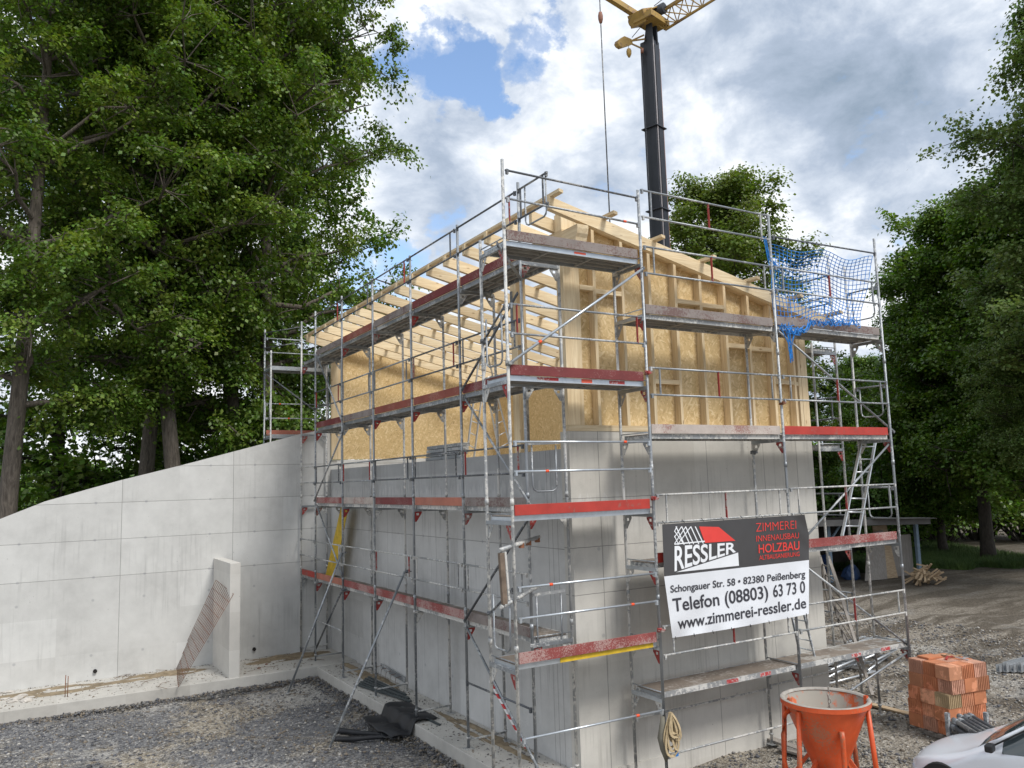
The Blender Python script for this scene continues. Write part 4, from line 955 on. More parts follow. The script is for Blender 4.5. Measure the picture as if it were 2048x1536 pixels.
for i in range(NU+1): m.tube([G[i, j] for j in range(NV+1)], .0068, 5, caps=False)
r_ = random.Random(3)
for k in range(30):        # slack bunch lying over the toe board
    s = r_.random(); pts = []
    for q in range(9):
        u = s+q*.035; pts.append(PY(1550+u*135, 645+r_.uniform(-9, 9)+18*abs(math.sin(u*5))*(u < .5), -.99-r_.uniform(0, .05)))
    m.tube(pts, .0068, 5, caps=False)
for k in range(12):        # tail hanging below the deck
    a = (1556+r_.uniform(0, 50), 652+r_.uniform(0, 10)); b_ = (1581+r_.uniform(-4, 4), 692+r_.uniform(-4, 6)); c_ = (1583+r_.uniform(-3, 4), 715+r_.uniform(0, 22))
    m.tube([PY(*a, -1.0), PY(*lerp(a, b_, .5), -1.02), PY(*b_, -1.0), PY(*c_, -1.0)], .0068, 5, caps=False)
for k in range(7):
    a = (1526+r_.uniform(0, 6), 472+r_.uniform(0, 8)); m.tube([PY(*a, -.97), PY(a[0]+8, a[1]+40, -.95), PY(1543+r_.uniform(-3, 25), 540+r_.uniform(0, 14), -.93)], .0068, 5, caps=False)
origin_to(tag(m.build('safety_net', BLUEM), 'blue knotted safety net slung between the two right-hand poles at the top', 'net'), (5.5, FO, 6.5))
m = MB()
for (px, py) in ((1610, 500), (1644, 508), (1665, 508), (1690, 515), (1757, 512)):
    m.bar(PY(px, py, FO-.06), PY(px+5, py+22, FO-.06), .02, .003, up=(0, 1, 0))
# ------------------------------------------------------------------ ladders
def ladder(name, bl, br, tr, tl, n, mat, label, group=None, w=.055, rr=.014):
    bl, br, tr, tl = map(lambda p: np.array(p, float), (bl, br, tr, tl)); nn = np.cross(br-bl, tl-bl); nn /= np.linalg.norm(nn)
    root = empty(name, bl, label, 'ladder', group)
    for a, b_ in ((bl, tl), (br, tr)): MB().bar(a, b_, .025, w, up=nn).build('ladder_stile', mat, root)
    for k in range(n): t = (k+.7)/(n+.4); MB().tube([bl+(tl-bl)*t, br+(tr-br)*t], rr, 8).build('rung', mat, root)
    return root
y0, y1 = -.78, -.42
ladder('ladder', PY(1684, 1072, y0), PY(1716, 1072, y0), PY(1752, 876, y1), PY(1724, 876, y1), 7, ALU, 'aluminium ladder leaning between two decks right of the banner, behind the red boards', 'ladders')
ladder('ladder', PY(1600, 1308, -.6), PY(1630, 1316, -.6), PY(1598, 1190, -.35), PY(1574, 1188, -.35), 6, STEEL, 'blue-grey ladder standing on the lowest deck behind the foot of the banner', 'ladders', .035, .011)
ladder('ladder', PX(1694, 1296, 6.6), PX(1745, 1390, 6.1), PX(1658, 1118, 7.0), PX(1640, 1114, 7.1), 8, GREYW, 'grey frame ladder leaning on the far side scaffold beside the wall edge', 'ladders')
yA = 7.4
t1, t2 = PY(969, 712, yA), PY(985, 708, yA)
LA = ladder('step_ladder', PY(934, 905, yA-.25), PY(948, 915, yA-.25), t2+(.0, .3, .0), t1+(0, .3, 0), 8, ALU, 'aluminium step ladder standing open inside the timber shell', 'ladders', .05, .013)
LB = ladder('step_ladder', PY(1000, 912, yA+1.0), PY(1022, 900, yA+1.0), t2+(.06, .36, 0), t1+(.08, .36, 0), 8, ALU, 'x', 'ladders', .05, .013)
for ch in list(LB.children): ch.parent = LA; ch.location = LB.location-LA.location
bpy.data.objects.remove(LB)
# yellow plank leaning in the side scaffold
P4 = [PX(682, 1014, -.30), PX(695, 1020, -.30), PX(668, 1153, -.42), PX(651, 1150, -.42)]
origin_to(tag(MB().prism(P4, (.022, .01, 0)).build('yellow_board', YEL), 'yellow formwork board leaning against the far end of the side scaffold', 'board'), P4[3])
# grey panels stacked on the wall head
ya, yb_ = PX(926, 905, .12)[1], PX(856, 905, .12)[1]
for k in range(4):
    for j in (0, 1):
        a = ya+(yb_-ya)*j/2+.01; b_ = ya+(yb_-ya)*(j+1)/2-.015
        o = MB().box((.05+.012*k, a, 4.256+.082*k), (.20+.03*k, b_, 4.256+.082*k+.072)).build('formwork_panel', STEEL, bevel=.006)
        origin_to(o, ((.1), (a+b_)/2, 4.256+.082*k)); tag(o, 'grey metal formwork panel in the small stack on the side wall head', 'panel', 'grey panels stacked on the wall')
# ------------------------------------------------------------------ orange concrete skip
OR = mat_worn('orange_skip_paint', (.62, .095, .025), (.42, .15, .08), .22, .42, 30); ORI = mat_worn('cement_crusted_orange', (.60, .13, .04), (.33, .31, .27), 1.0, .9, 5); CEM = mat_plain('dried_cement', (.36, .335, .30), .95, 0, .25, 9)
rc = PD(1650, 1396, 12.0); RR = .615; rz_ = rc[2]
B0 = empty('concrete_skip', (rc[0], rc[1], GZ), 'orange conical concrete skip on tube legs with a chain, at the foot of the scaffold', 'skip')
ctr = np.array((rc[0], rc[1], rz_))
MB().lathe(ctr, [(RR-.02, -.06), (.21, -1.02), (.20, -1.10), (.0, -1.10)], 48).build('hopper', OR, B0)
MB().lathe(ctr, [(RR-.035, -.03), (.185, -1.0), (.0, -1.02)], 48).build('hopper_lining', ORI, B0)
MB().lathe(ctr, [(RR-.03, .0), (RR+.02, .0), (RR+.02, -.065), (RR-.015, -.065)], 48, False).build('rim', OR, B0)
MB().lathe(ctr, [(RR-.045, -.02), (RR-.03, .008), (RR+.012, .010), (RR+.021, .001)], 48).build('rim_cement', CEM, B0)
vd = -_f[:2]/np.linalg.norm(_f[:2]); vr = _r0[:2]
for k, (a, b_) in enumerate(((.50, .28), (-.50, .30), (-.47, -.42), (.50, -.40))):
    p = np.array((rc[0]+vr[0]*a+vd[0]*b_, rc[1]+vr[1]*a+vd[1]*b_)); q = np.array((rc[0]+vr[0]*a*1.16+vd[0]*b_*1.1, rc[1]+vr[1]*a*1.16+vd[1]*b_*1.1))
    MB().tube([(p[0], p[1], rz_-.10), (q[0], q[1], GZ+.03)], .036, 12).build('leg', OR, B0)
    MB().bar((q[0], q[1], GZ+.05), (rc[0]+(q[0]-rc[0])*.3, rc[1]+(q[1]-rc[1])*.3, -.30), .05, .05).build('leg_strut', OR, B0)
f2 = lambda a, b_: np.array((rc[0]+vr[0]*a+vd[0]*b_, rc[1]+vr[1]*a+vd[1]*b_))
p = f2(-.62, .05); q = f2(-.70, .15); r0_ = f2(-.66, .1)
MB().tube([(*f2(-.55, .05), rz_-.14), (*p, rz_-.20), (*q, rz_-.45), (*f2(-.70, .12), rz_-.8), (*f2(-.64, .12), rz_-1.2)], .032, 12).build('bow_handle', OR, B0)
MB().tube([(*f2(.02, .50), rz_-.33), (*f2(.02, .52), rz_-.42), (*f2(.06, .40), rz_-1.05), (*f2(.06, .40), rz_-1.4)], .036, 12).build('pull_bar', OR, B0)
MB().tube([(*f2(.60, .2), -.60), (*f2(.68, .2), -.58), (*f2(.69, .2), -.72), (*f2(.61, .2), -.74)], .012, 8).build('hand_grip', OR, B0)
pts = [(*f2(-.45, .30), -.55), (*f2(-.20, .42), -.50), (*f2(-.02, .30), -.95), (*f2(-.35, .22), -.98)]
MB().prism(pts, (*(vd*.03), 0)).build('gate_plate', OR, B0); pts = [(*f2(.20, .25), -.50), (*f2(.50, .2), -.95), (*f2(.15, .2), -.97)]; MB().prism(pts, (*(vd*.03), 0)).build('gate_plate', OR, B0)
for a in (-1, 1): MB().box((*f2(a*.56, .12), rz_-.11), (*(f2(a*.56, .12)+.05), rz_+.04)).build('lifting_lug', OR, B0)
m = MB()
for k in range(9):
    z = rz_-.32+k*.055; c = np.array((rc[0]+vr[0]*(.05+.01*(k % 3)), rc[1]+vr[1]*.05, z)); ax = vr if k % 2 else vd
    m.tube([c+np.array((ax[0]*.020*math.cos(t), ax[1]*.020*math.cos(t), .036*math.sin(t))) for t in np.linspace(0, 2*math.pi, 11)], .0075, 6, caps=False)
m.build('chain', CEM, B0)
MB().bar((*f2(-.42, .0), rz_-.34), (*f2(.42, .0), rz_-.34), .04, .04).build('cross_bar', ORI, B0)
# ------------------------------------------------------------------ clay blocks
def clay(name, col): return mat_worn(name, col, tuple(min(1, c*1.35+.04) for c in col), .35, .9, 5)
CLA = [clay('orange_clay', (.50, .19, .09)), clay('brown_clay', (.44, .19, .10)), clay('pale_orange_clay', (.55, .25, .14)), clay('yellowish_clay', (.42, .31, .18)), clay('pinkish_clay', (.48, .25, .17))]
def block_mesh(rib, hole=False):
    L, Wd, H = .298, .298, .236; P = []
    nr = 7 if rib else 0
    def side(a, b_):
        a, b_ = np.array(a), np.array(b_); d = b_-a; n_ = np.array((d[1], -d[0])); n_ /= np.linalg.norm(n_); out = []
        if not nr: return [a]
        for k in range(nr):
            t0, t1, t2_ = k/nr, (k+.55)/nr, (k+.62)/nr; out += [a+d*t0, a+d*t1, a+d*t2_-n_*.014, a+d*(k+.93)/nr-n_*.014]
        return out
    c = [(-L/2, -Wd/2), (L/2, -Wd/2), (L/2, Wd/2), (-L/2, Wd/2)]
    for i in range(4): P += side(c[i], c[(i+1) % 4])
    m = MB(); m.prism([(p[0], p[1], 0) for p in P], (0, 0, H)); return m
bp0 = np.array((6.66, -1.08)); bu = np.array((.985, -.17)); bv = np.array((-.17, -.985)); rot = math.atan2(bu[1], bu[0])
smooth_b = block_mesh(False).build('clay_block', CLA[0], bevel=.006); ribbed_b = block_mesh(True).build('clay_block', CLA[0])
first = {0: smooth_b, 1: ribbed_b}; used = {0: False, 1: False}
BL = 'ribbed orange hollow clay block in the stack beside the orange skip'; BLs = 'smooth-sided orange clay block in the stack beside the orange skip'
mats_b = {}
k_ = 0
for lay in range(5):
    for i in range(3):
        for j in range(3):
            if lay == 4 and False: continue
            t = 1 if (i*3+j*2+lay*5+i*j) % 3 else 0
            ci = [0, 2, 1, 0, 2, 4, 0][(i*2+j*5+lay*3) % 7]
            if lay == 2 and j == 2 and i == 0: ci, t = 3, 1
            key = (t, ci)
            if key not in mats_b:
                me = first[t].data.copy(); me.materials.clear(); me.materials.append(CLA[ci]); mats_b[key] = me
            if not used[t]: o = first[t]; used[t] = True
            else: o = first[t].copy(); COL.objects.link(o)
            o.data = mats_b[key]
            off = .02*((lay*7+i*3+j) % 3-1)+(.05 if lay >= 3 else 0); p = bp0+bu*(.15+i*.302+off)+bv*(.15+j*.302+(.03 if lay in (3, 4) else -.01*(lay % 2)))
            o.location = (p[0], p[1], GZ+.09+lay*.2375); o.rotation_euler = (0, 0, rot+random.uniform(-.012, .012))
            tag(o, BL if t else BLs, 'clay block', 'clay blocks stacked by the skip'); k_ += 1
pc = bp0+bu*.46+bv*.46
PL0 = empty('pallet', (pc[0], pc[1], GZ), 'low wooden pallet under the stack of clay blocks', 'pallet')
for k in range(5): c = bp0+bu*.46+bv*(.06+k*.2); MB().obox((c[0], c[1], GZ+.075), np.array((*bu, 0))*.48, np.array((*bv, 0))*.05, (0, 0, .011)).build('board', GREYW, PL0)
for k in range(3): c = bp0+bu*(.06+k*.4)+bv*.46; MB().obox((c[0], c[1], GZ+.03), np.array((*bu, 0))*.045, np.array((*bv, 0))*.46, (0, 0, .033)).build('runner', GREYW, PL0)
tz_ = GZ+.09+5*.2375
c = bp0+bu*.38+bv*.22; o = MB().obox((c[0], c[1], tz_+.02), np.array((*bu, 0))*.17, np.array((*bv, 0))*.13, (0, 0, .018)).build('clay_tile', CLA[0], bevel=.004); origin_to(o, (c[0], c[1], tz_)); tag(o, 'flat orange clay tile lying on top of the block stack', 'tile')
for k, (u, v, s, mt, lb) in enumerate([(.55, .45, .05, TOE['red'], 'small red tool handle on top of the block stack'), (.72, .62, .05, ALU, 'small pale metal scrap on top of the block stack'), (.80, .42, .06, OLDW, 'short wooden offcut on top of the block stack'), (.68, .30, .05, OLDW, 'curved wooden shaving piece at the back of the block stack top')]):
    c = bp0+bu*u+bv*v; a = np.array((math.cos(k*1.3+.4), math.sin(k*1.3+.4), .05)); m = MB(); m.bar((c[0], c[1], tz_+.02)-a*.11, (c[0], c[1], tz_+.03)+a*.11, .035, .02); m.bar((c[0]+.03, c[1], tz_+.035), (c[0]+.1, c[1]-.06, tz_+.045), .03, .015)
    o = m.build('offcut', mt); origin_to(o, (c[0], c[1], tz_)); tag(o, lb, 'scrap')
# ------------------------------------------------------------------ rack of tubes
e0 = PD(1896, 1536, 13.0); dr = PD(2035, 1580, 11.0)-e0; dr[2] = 0; dr /= np.linalg.norm(dr); sdv = np.array((-dr[1], dr[0], 0))
if np.dot(sdv[:2], _r0[:2]) < 0: sdv = -sdv
R0 = empty('tube_rack', (e0[0], e0[1], GZ), 'galvanised stillage with two uprights holding scaffold tubes beside the car', 'rack')
for s_, t_ in ((.02, .10), (.62, .10), (.02, 2.2), (.62, 2.2)):
    p = e0+sdv*s_+dr*t_; MB().box((p[0]-.03, p[1]-.03, GZ), (p[0]+.03, p[1]+.03, GZ+.86)).build('rack_post', STEEL, R0)
for t_ in (.10, 2.2): a = e0+dr*t_; MB().bar((a[0], a[1], GZ+.08), (a[0]+sdv[0]*.62, a[1]+sdv[1]*.62, GZ+.08), .05, .05).build('rack_beam', STEEL, R0)
r_ = random.Random(5); T0 = None
for row in range(8):
    for c_ in range(6 if row % 2 == 0 else 5):
        off = sdv*(.075+c_*.092+(.045 if row % 2 else 0)); z = GZ+.14+row*.086; st = r_.uniform(-.22, .10)
        a = e0+off+dr*st
        if T0 is None:
            T0 = empty('scaffold_tube', (0, 0, 0), 'x', 'tube', 'x'); MB().tube([(0, 0, 0), (2.6, 0, 0)], .036, 12).build('tube_body', STEELD, T0)
            m = MB(); m.tube([(.0, 0, 0), (.14, 0, 0)], .046, 10); m.build('coupler_end', STEEL, T0); o = T0
        else: o = copy_tree(T0)
        o.location = (a[0], a[1], z); o.rotation_euler = (0, 0, math.atan2(dr[1], dr[0])); tag(o, 'dark grey scaffold tube bundled in the steel rack beside the car', 'tube', 'tubes bundled in the rack')
# ------------------------------------------------------------------ frames lying on the ground behind the scaffold
def make_frame():
    F = empty('scaffold_element', (0, 0, 0), 'x', 'frame', 'galvanised frames stacked flat on the ground')
    m = MB(); MB().tube([(0, 0, 0), (2.0, 0, 0)], .024, 8).build('frame_tube', ALU, F); MB().tube([(0, .73, 0), (2.0, .73, 0)], .024, 8).build('frame_tube', ALU, F)
    for x in (.15, 1.85): MB().bar((x, 0, 0), (x, .73, 0), .045, .04).build('cross_tube', ALU, F)
    for x, s_ in ((1.85, -1),): MB().prism([(x, .03, 0), (x, .2, 0), (x-.2, .03, 0)], (0, 0, .01)).build('corner_plate', ALU, F)
    return F
fc = PZ(1688, 1388, GZ); F0 = make_frame()
for k in range(14):
    o = F0 if k == 0 else copy_tree(F0)
    o.location = (fc[0]+.2+(k % 3)*.08+(1.6 if k % 2 else 0), fc[1]+.6+(k % 4)*.16, GZ+.06+k*.035); o.rotation_euler = (0, 0, R(12+(k*37) % 19-9)); o['label'] = 'galvanised scaffold frame lying flat in the pile behind the right end of the scaffold'
# steel profiles at the right edge
sp = PZ(2000, 1345, GZ)
for k in range(5):
    a = sp+np.array((.12*k, -.10*k, 0)); m = MB(); m.box((a[0], a[1], GZ+.0+.0), (a[0]+2.4, a[1]+.09, GZ+.012)); m.box((a[0], a[1], GZ+.012), (a[0]+2.4, a[1]+.012, GZ+.16+.06*(k % 2))); m.box((a[0], a[1]+.078, GZ+.012), (a[0]+2.4, a[1]+.09, GZ+.16+.06*(k % 2)))
    o = m.build('steel_channel', ALU); origin_to(o, (a[0]+1.2, a[1], GZ)); tag(o, 'shiny steel channel lying on the yard at the right edge', 'steel profile', 'steel channels on the yard')
# long boards on the ground
for k, (pa, pb, lb) in enumerate([((1700, 1402), (1830, 1436), 'weathered plank lying in the gravel left of the block stack'), ((1560, 1500), (1625, 1520), 'dusty plank half hidden behind the orange skip'), ((1540, 1482), (1610, 1507), 'grey sole board under the scaffold foot behind the orange skip')]):
    a, b_ = PZ(*pa, GZ), PZ(*pb, GZ); o = MB().bar(a+(0, 0, .045), b_+(0, 0, .045), .16, .035).build('plank', OLDW if k == 0 else GREYW); origin_to(o, a); tag(o, lb, 'plank')
# ------------------------------------------------------------------ harness straps hung on the pole
STR = mat_plain('beige_webbing', (.42, .33, .20), .85, 0, .2, 12); hp = np.array((PXS[1]+.03, FO-.05, .22))
m = MB(); r_ = random.Random(9)
for k in range(11):
    a = r_.uniform(-.10, .12); dpt = r_.uniform(.28, .62); wd = r_.uniform(.05, .13); pts = []
    for t in np.linspace(0, 1, 12): pts.append(hp+np.array((a*math.sin(t*math.pi)+wd*math.sin(t*2*math.pi), -.04-.05*math.sin(t*math.pi)-.012*k*.5, -dpt*math.sin(t*math.pi)+r_.uniform(-.005, .005))))
    for i in range(11): m.bar(pts[i], pts[i+1], .006, .038, up=(1, .2, .1))
H1 = empty('safety_harness', hp, 'beige webbing harness hanging from the scaffold pole left of the skip', 'harness'); m.build('webbing', STR, H1)
m = MB(); m.tube([hp+(-.10, 0, -.05), hp+(-.15, -.02, -.35), hp+(-.12, -.03, -.5), hp+(-.07, 0, -.7)], [.03, .07, .07, .02], 10); m.build('pouch', mat_plain('grey_olive_cloth', (.16, .15, .12), .9), H1)
MB().tube([hp+(-.07, -.02, -.4), hp+(-.08, -.03, -1.1)], .008, 6).build('cord', BLK, H1); MB().box(hp+(.02, -.12, -.62), hp+(.07, -.10, -.52)).build('blue_tag', BLUEM, H1)
# hanging bracket tipped outwards at the corner
k0 = empty('hanging_bracket', PX(1040, 1090, LO-.1), 'cement-splashed tube bracket hanging skewed at the corner of the tower', 'bracket')
ya_ = -.55
for pa, pb, r1 in (((998, 1101), (1078, 1074), .030), ((1002, 1215), (1078, 1172), .026)): MB().tube([PY(*pa, -1.15), PY(*pb, -.15)], r1, 12).build('tube', STEELW, k0)
MB().bar(PY(1002, 1106, -1.13), PY(1009, 1208, -1.13), .06, .07).build('upright', mat_plain('brown_board', (.16, .12, .09), .8, 0, .3, 10), k0); MB().bar(PY(1010, 1104, -1.10), PY(1018, 1200, -1.10), .03, .03).build('upright', STEELW, k0)
for px, py in ((1040, 1088), (1055, 1083), (1074, 1076)): t_ = (px-998)/80; p = PY(998, 1101, -1.15)*(1-t_)+PY(1078, 1074, -.15)*t_-(0, 0, .04); MB().box(p-.03, p+(.03, .03, .04)).build('clamp', RUST, k0)
# red and white tape on the lowest brace
TPM = newmat('red_white_tape'); mT, TT, bT = TPM; vv = N(TT, 'ShaderNodeTexWave'); vv.inputs['Scale'].default_value = 2.6; vv.bands_direction = 'Z'; tcc = N(TT, 'ShaderNodeTexCoord'); TT.links.new(tcc.outputs['Object'], vv.inputs[0]); TT.links.new(ramp(TT, vv.outputs['Color'], [(.48, (.75, .73, .72)), (.52, (.55, .04, .04))]), bT.inputs['Base Color'])
o = MB().tube([PX(980, 1362, YB), PX(1052, 1495, YB)], .0235, 10).build('warning_tape', mT); origin_to(o, PX(980, 1362, YB)); tag(o, 'red and white warning tape wound round the lowest corner brace', 'tape')
# ------------------------------------------------------------------ things on the footing
tl, tr_, bl, br = PY(432, 1160, 11.0), PY(467, 1188, 9.93), PZ(352, 1331, -.72), PZ(357, 1374, -.70)
m = MB()
for k in range(13): t = k/12; m.tube([bl+(br-bl)*t, tl+(tr_-tl)*t], .0062, 5)
for k in range(12): t = k/11; m.tube([bl+(tl-bl)*t, br+(tr_-br)*t], .0055, 5)
origin_to(tag(m.build('rebar_mat', RUST), 'rusty rebar mesh mat leaning against the concrete buttress', 'rebar mat'), bl)
for k, px in enumerate((130, 135)):
    p = PZ(px, 1394, -.72); o = MB().tube([p, p+(0, 0, .47-.02*k)], .0085, 8).build('rebar_pin', RUST); origin_to(o, p); tag(o, 'short rusty rebar pin sticking up from the footing near the left edge', 'rebar', 'pair of rebar pins in the footing')
def chunk(p, r, seed, mat, name, flat=.5):
    r_ = np.random.default_rng(seed); import bmesh
    bm = bmesh.new(); bmesh.ops.create_icosphere(bm, subdivisions=2, radius=1)
    for v in bm.verts: s_ = 1+.28*math.sin(v.co.x*3.1+seed)*math.cos(v.co.y*2.7+seed)+r_.normal(0, .10); v.co = Vector((v.co.x*r*s_*1.2, v.co.y*r*s_*.9, max(-.3, v.co.z)*r*s_*flat))
    me = bpy.data.meshes.new(name); bm.to_mesh(me); bm.free(); me.materials.append(mat); o = bpy.data.objects.new(name, me); COL.objects.link(o); o.location = tuple(p+np.array((0, 0, r*flat*.25))); return o
RUB = mat_plain('concrete_rubble', (.48, .45, .41), .95, 0, .25, 9)
for k, (px, py, s_) in enumerate([(18, 1386, .10), (30, 1400, .12), (42, 1394, .11), (52, 1403, .12), (60, 1396, .08), (24, 1405, .09), (97, 1381, .05), (10, 1399, .08)]):
    o = chunk(PZ(px, py, -.72), s_, k+1, RUB, 'concrete_lump', .45); tag(o, 'broken concrete lump on the footing at the left edge' if k != 6 else 'single small concrete lump right of the rubble on the footing', 'rubble', 'broken concrete on the footing')
for k, (px, py) in enumerate([(533, 1329), (518, 1337), (300, 1330)]):
    o = chunk(PZ(px, py, -.72), .035, 20+k, RUST, 'brick_bit', .6); tag(o, ['small dark lump on the footing right of the buttress', 'smaller dark lump left of it on the footing right of the buttress', 'small dark lump on the footing left of the rebar mat'][k], 'rubble')
for k, (a, b_, w, h, lb) in enumerate([((416, 1379), (487, 1364), .10, .05, 'long scrap board lying before the foot of the buttress'), ((450, 1369), (488, 1361), .12, .07, 'short wood block under the stack at the foot of the buttress'), ((452, 1360), (498, 1352), .13, .03, 'grey board end resting on top of the scrap wood at the buttress')]):
    p, q = PZ(*a, -.95), PZ(*b_, -.95); z = (.03, .09, .16)[k]; p[2] = q[2] = GZ+.02+z; o = MB().bar(p, q, w, h).build('scrap_board', OLDW); origin_to(o, p); tag(o, lb, 'board')
# dark steel channels and formwork strip on the side footing
for k in range(8):
    a = PZ(716+k*3, 1372-k*2.2, -.73); b_ = PZ(822-k*2, 1405-k*2.5+((k*5) % 3)*2, -.73); a[2] = b_[2] = -.735+.012*(k % 3)+.01
    o = MB().bar(a+(0, 0, .02), b_+(0, 0, .02), .045, .03).build('steel_channel', mat_plain('dark_green_steel', (.075, .09, .095), .45, .4, .2, 8) if k == 0 else MATS['dark_green_steel']); origin_to(o, a); tag(o, 'dark grey steel channel in the bundle on the side footing', 'steel profile', 'steel channels on the side footing')
a, b_ = PZ(795, 1412, -.745), PZ(880, 1452, -.745); o = MB().bar(a+(0, 0, .02), b_+(0, 0, .02), .04, .03).build('steel_channel', MATS['dark_green_steel']); origin_to(o, a); tag(o, 'single dark steel channel lying apart beyond the black sheet on the footing', 'steel profile')
ST0 = empty('starter_bar_strip', PX(790, 1360, -.1), 'galvanised starter strip with bent rebar hooks standing against the side wall', 'rebar strip')
a, b_ = PX(762, 1332, -.06), PX(810, 1360, -.06); MB().bar(a, b_, .02, .12).build('strip', STEEL, ST0)
for k in range(5):
    p = a+(b_-a)*(k+.3)/5; MB().tube([p+(-.02, 0, .03), p+(-.13, .01, .02), p+(-.19, .0, -.30)], .006, 6).build('hook', RUST, ST0)
# black membrane over the footing edge
def sheet(name, fn, nu, nv, mat, label, cat):
    vs = [fn(i/nu, j/nv) for j in range(nv+1) for i in range(nu+1)]; fs = [(j*(nu+1)+i, j*(nu+1)+i+1, (j+1)*(nu+1)+i+1, (j+1)*(nu+1)+i) for j in range(nv) for i in range(nu)]
    m = MB().add(vs, fs, True); o = m.build(name, mat); md = o.modifiers.new('s', 'SOLIDIFY'); md.thickness = .01; origin_to(o, vs[0]); return tag(o, label, cat)
q00, q10, q11, q01 = PZ(742, 1392, -.73), PZ(812, 1412, -.73), PZ(815, 1448, -.9), PZ(758, 1446, -.9)
def fsh(u, v):
    y = 5.45-1.5*u-.25*v*math.sin(u*3); x = -.55-.95*v-.10*math.sin(u*4)*v
    z = -.725 if x > -1.03 else max(-.725-(abs(x+1.03)/.10)*.22, -.93)
    z += .05*abs(math.sin(u*9+v*5))*min(1, v*2+.2)+.04*math.sin(v*14+u*3)*v*math.sin(u*math.pi)+(.10*math.exp(-((u-.55)**2+(v-.75)**2)*30))
    return (x, y, z)
sheet('rubber_sheet', fsh, 44, 30, BLK, 'black rubber sheet crumpled over the edge of the side footing', 'sheet')
r1, r2 = PZ(672, 1468, GZ), PZ(800, 1478, GZ)
for k, (a, b_, rr, lb) in enumerate([(PZ(674, 1466, GZ), PZ(765, 1474, GZ), .060, 'rear one of two long black sheet rolls on the gravel'), (PZ(668, 1484, GZ), PZ(770, 1478, GZ), .055, 'front one of two long black sheet rolls on the gravel')]):
    n = 14; pts = []; rs = []
    for i in range(n): t = i/(n-1); p = a+(b_-a)*t; pts.append(p+(0, .02*math.sin(t*9+k), rr*.7)); rs.append(rr*(1-.35*t)*(1+.08*math.sin(t*20)))
    o = MB().tube(pts, rs, 14).build('sheet_roll', BLK); origin_to(o, a); tag(o, lb, 'roll')
def fs2(u, v):
    p = PZ(762+62*u, 1440+38*v+6*math.sin(u*5), GZ); return (p[0], p[1], GZ+.03+.07*abs(math.sin(u*4+1))*abs(math.sin(v*3.0))+.03*math.sin(u*13+v*8)**2)
sheet('rubber_sheet', fs2, 26, 20, BLK, 'black rubber sheet lying on the gravel below the footing edge', 'sheet')
# twigs on gravel
m = MB(); r_ = random.Random(4)
for k in range(34):
    px, py = [(r_.uniform(505, 600), r_.uniform(1325, 1420)), (r_.uniform(150, 330), r_.uniform(1340, 1385)), (r_.uniform(560, 640), r_.uniform(1300, 1330))][k % 3]
    z = -.70 if py < 1352 or px < 350 else GZ+.02; p = PZ(px, py, z); a = r_.uniform(0, 3.1); d = np.array((math.cos(a), math.sin(a), .0))*r_.uniform(.08, .28)
    m.tube([p-d, p+(0, 0, .02)+np.array((-d[1], d[0], 0))*.2, p+d], .005, 5)
o = m.build('twigs', mat_plain('dry_twig', (.16, .11, .07), .9)); o['kind'] = 'stuff'
# ------------------------------------------------------------------ car
CARP = mat_plain('pale_silver_car_paint', (.74, .78, .84), .2, .12, .02, 1, .6); GLS, TG, bg = newmat('car_glass'); bg.inputs['Base Color'].default_value = (.045, .06, .065, 1); bg.inputs['Roughness'].default_value = .04; bg.inputs['Specular IOR Level'].default_value = .9
TRM = mat_plain('black_trim', (.02, .02, .022), .4); TYR = mat_plain('tyre_rubber', (.02, .02, .02), .8); SEAT = mat_plain('dark_seat_cloth', (.05, .05, .055), .9)
V0 = empty('parked_car', (0, 0, GZ), 'pale silver car at the lower right corner, only roof and side window in view', 'car')
car_dir = np.array((-.22, .97, 0)); car_dir /= np.linalg.norm(car_dir)
lx, ly = -car_dir, np.array((car_dir[1]*-1, car_dir[0], 0))     # lx to the rear, ly to the far side
if np.dot(ly[:2], _f[:2]) < 0: ly = -ly
ap = PZ(2058, 1452, GZ+1.38)                                     # near top of the windscreen pillar
O_ = ap-lx*1.95+ly*.14; O_[2] = GZ
V0.location = tuple(O_+lx*2.1+ly*.7)
def cp(l, w, z): return O_+lx*l+ly*w+UP*z
# cross sections: (l, beltz, roofz, belt halfw, roof halfw)
sec = [(0.25, .40, .52, .60, .50), (.34, .45, .60, .76, .62), (.58, .52, .68, .84, .72), (.90, .66, .77, .87, .74), (1.20, .86, .90, .875, .72), (1.55, .91, 1.16, .88, .66), (1.92, .94, 1.40, .88, .60), (2.3, .95, 1.46, .88, .59), (2.8, .955, 1.47, .88, .585), (3.3, .96, 1.44, .875, .58), (3.75, .97, 1.33, .86, .57), (4.0, .95, 1.10, .84, .62), (4.15, .80, .95, .80, .70)]
WDT = .88
def ringpts(l, zb_, zr, hb, hr):
    c = [(-hb+.02, .30), (-hb-.005, .5), (-hb, zb_-.12), (-hb+.015, zb_), (-(hr*.45+hb*.55), zb_+(zr-zb_)*.42), (-hr-.02, zb_+(zr-zb_)*.84), (-hr+.10, zr-.02), (-hr*.5, zr+.012), (0, zr+.02)]
    c = c+[(-y, z) for y, z in c[-2::-1]]; return [cp(l, WDT+y, z) for y, z in c]
import bmesh
vs = []; [vs.extend(ringpts(*s_)) for s_ in sec]; n = 17; fs = []; mi = []
for i in range(len(sec)-1):
    for k in range(n-1):
        fs.append((i*n+k, (i+1)*n+k, (i+1)*n+k+1, i*n+k+1))
        l0, l1 = sec[i][0], sec[i+1][0]; glass = (k in (4, 11) or (k in (3, 12))) and l0 >= 1.55 and l1 <= 3.75
        wind = (5 <= k <= 10 and l0 >= 1.20 and l1 <= 1.92)
        mi.append(1 if (glass or wind) else 0)
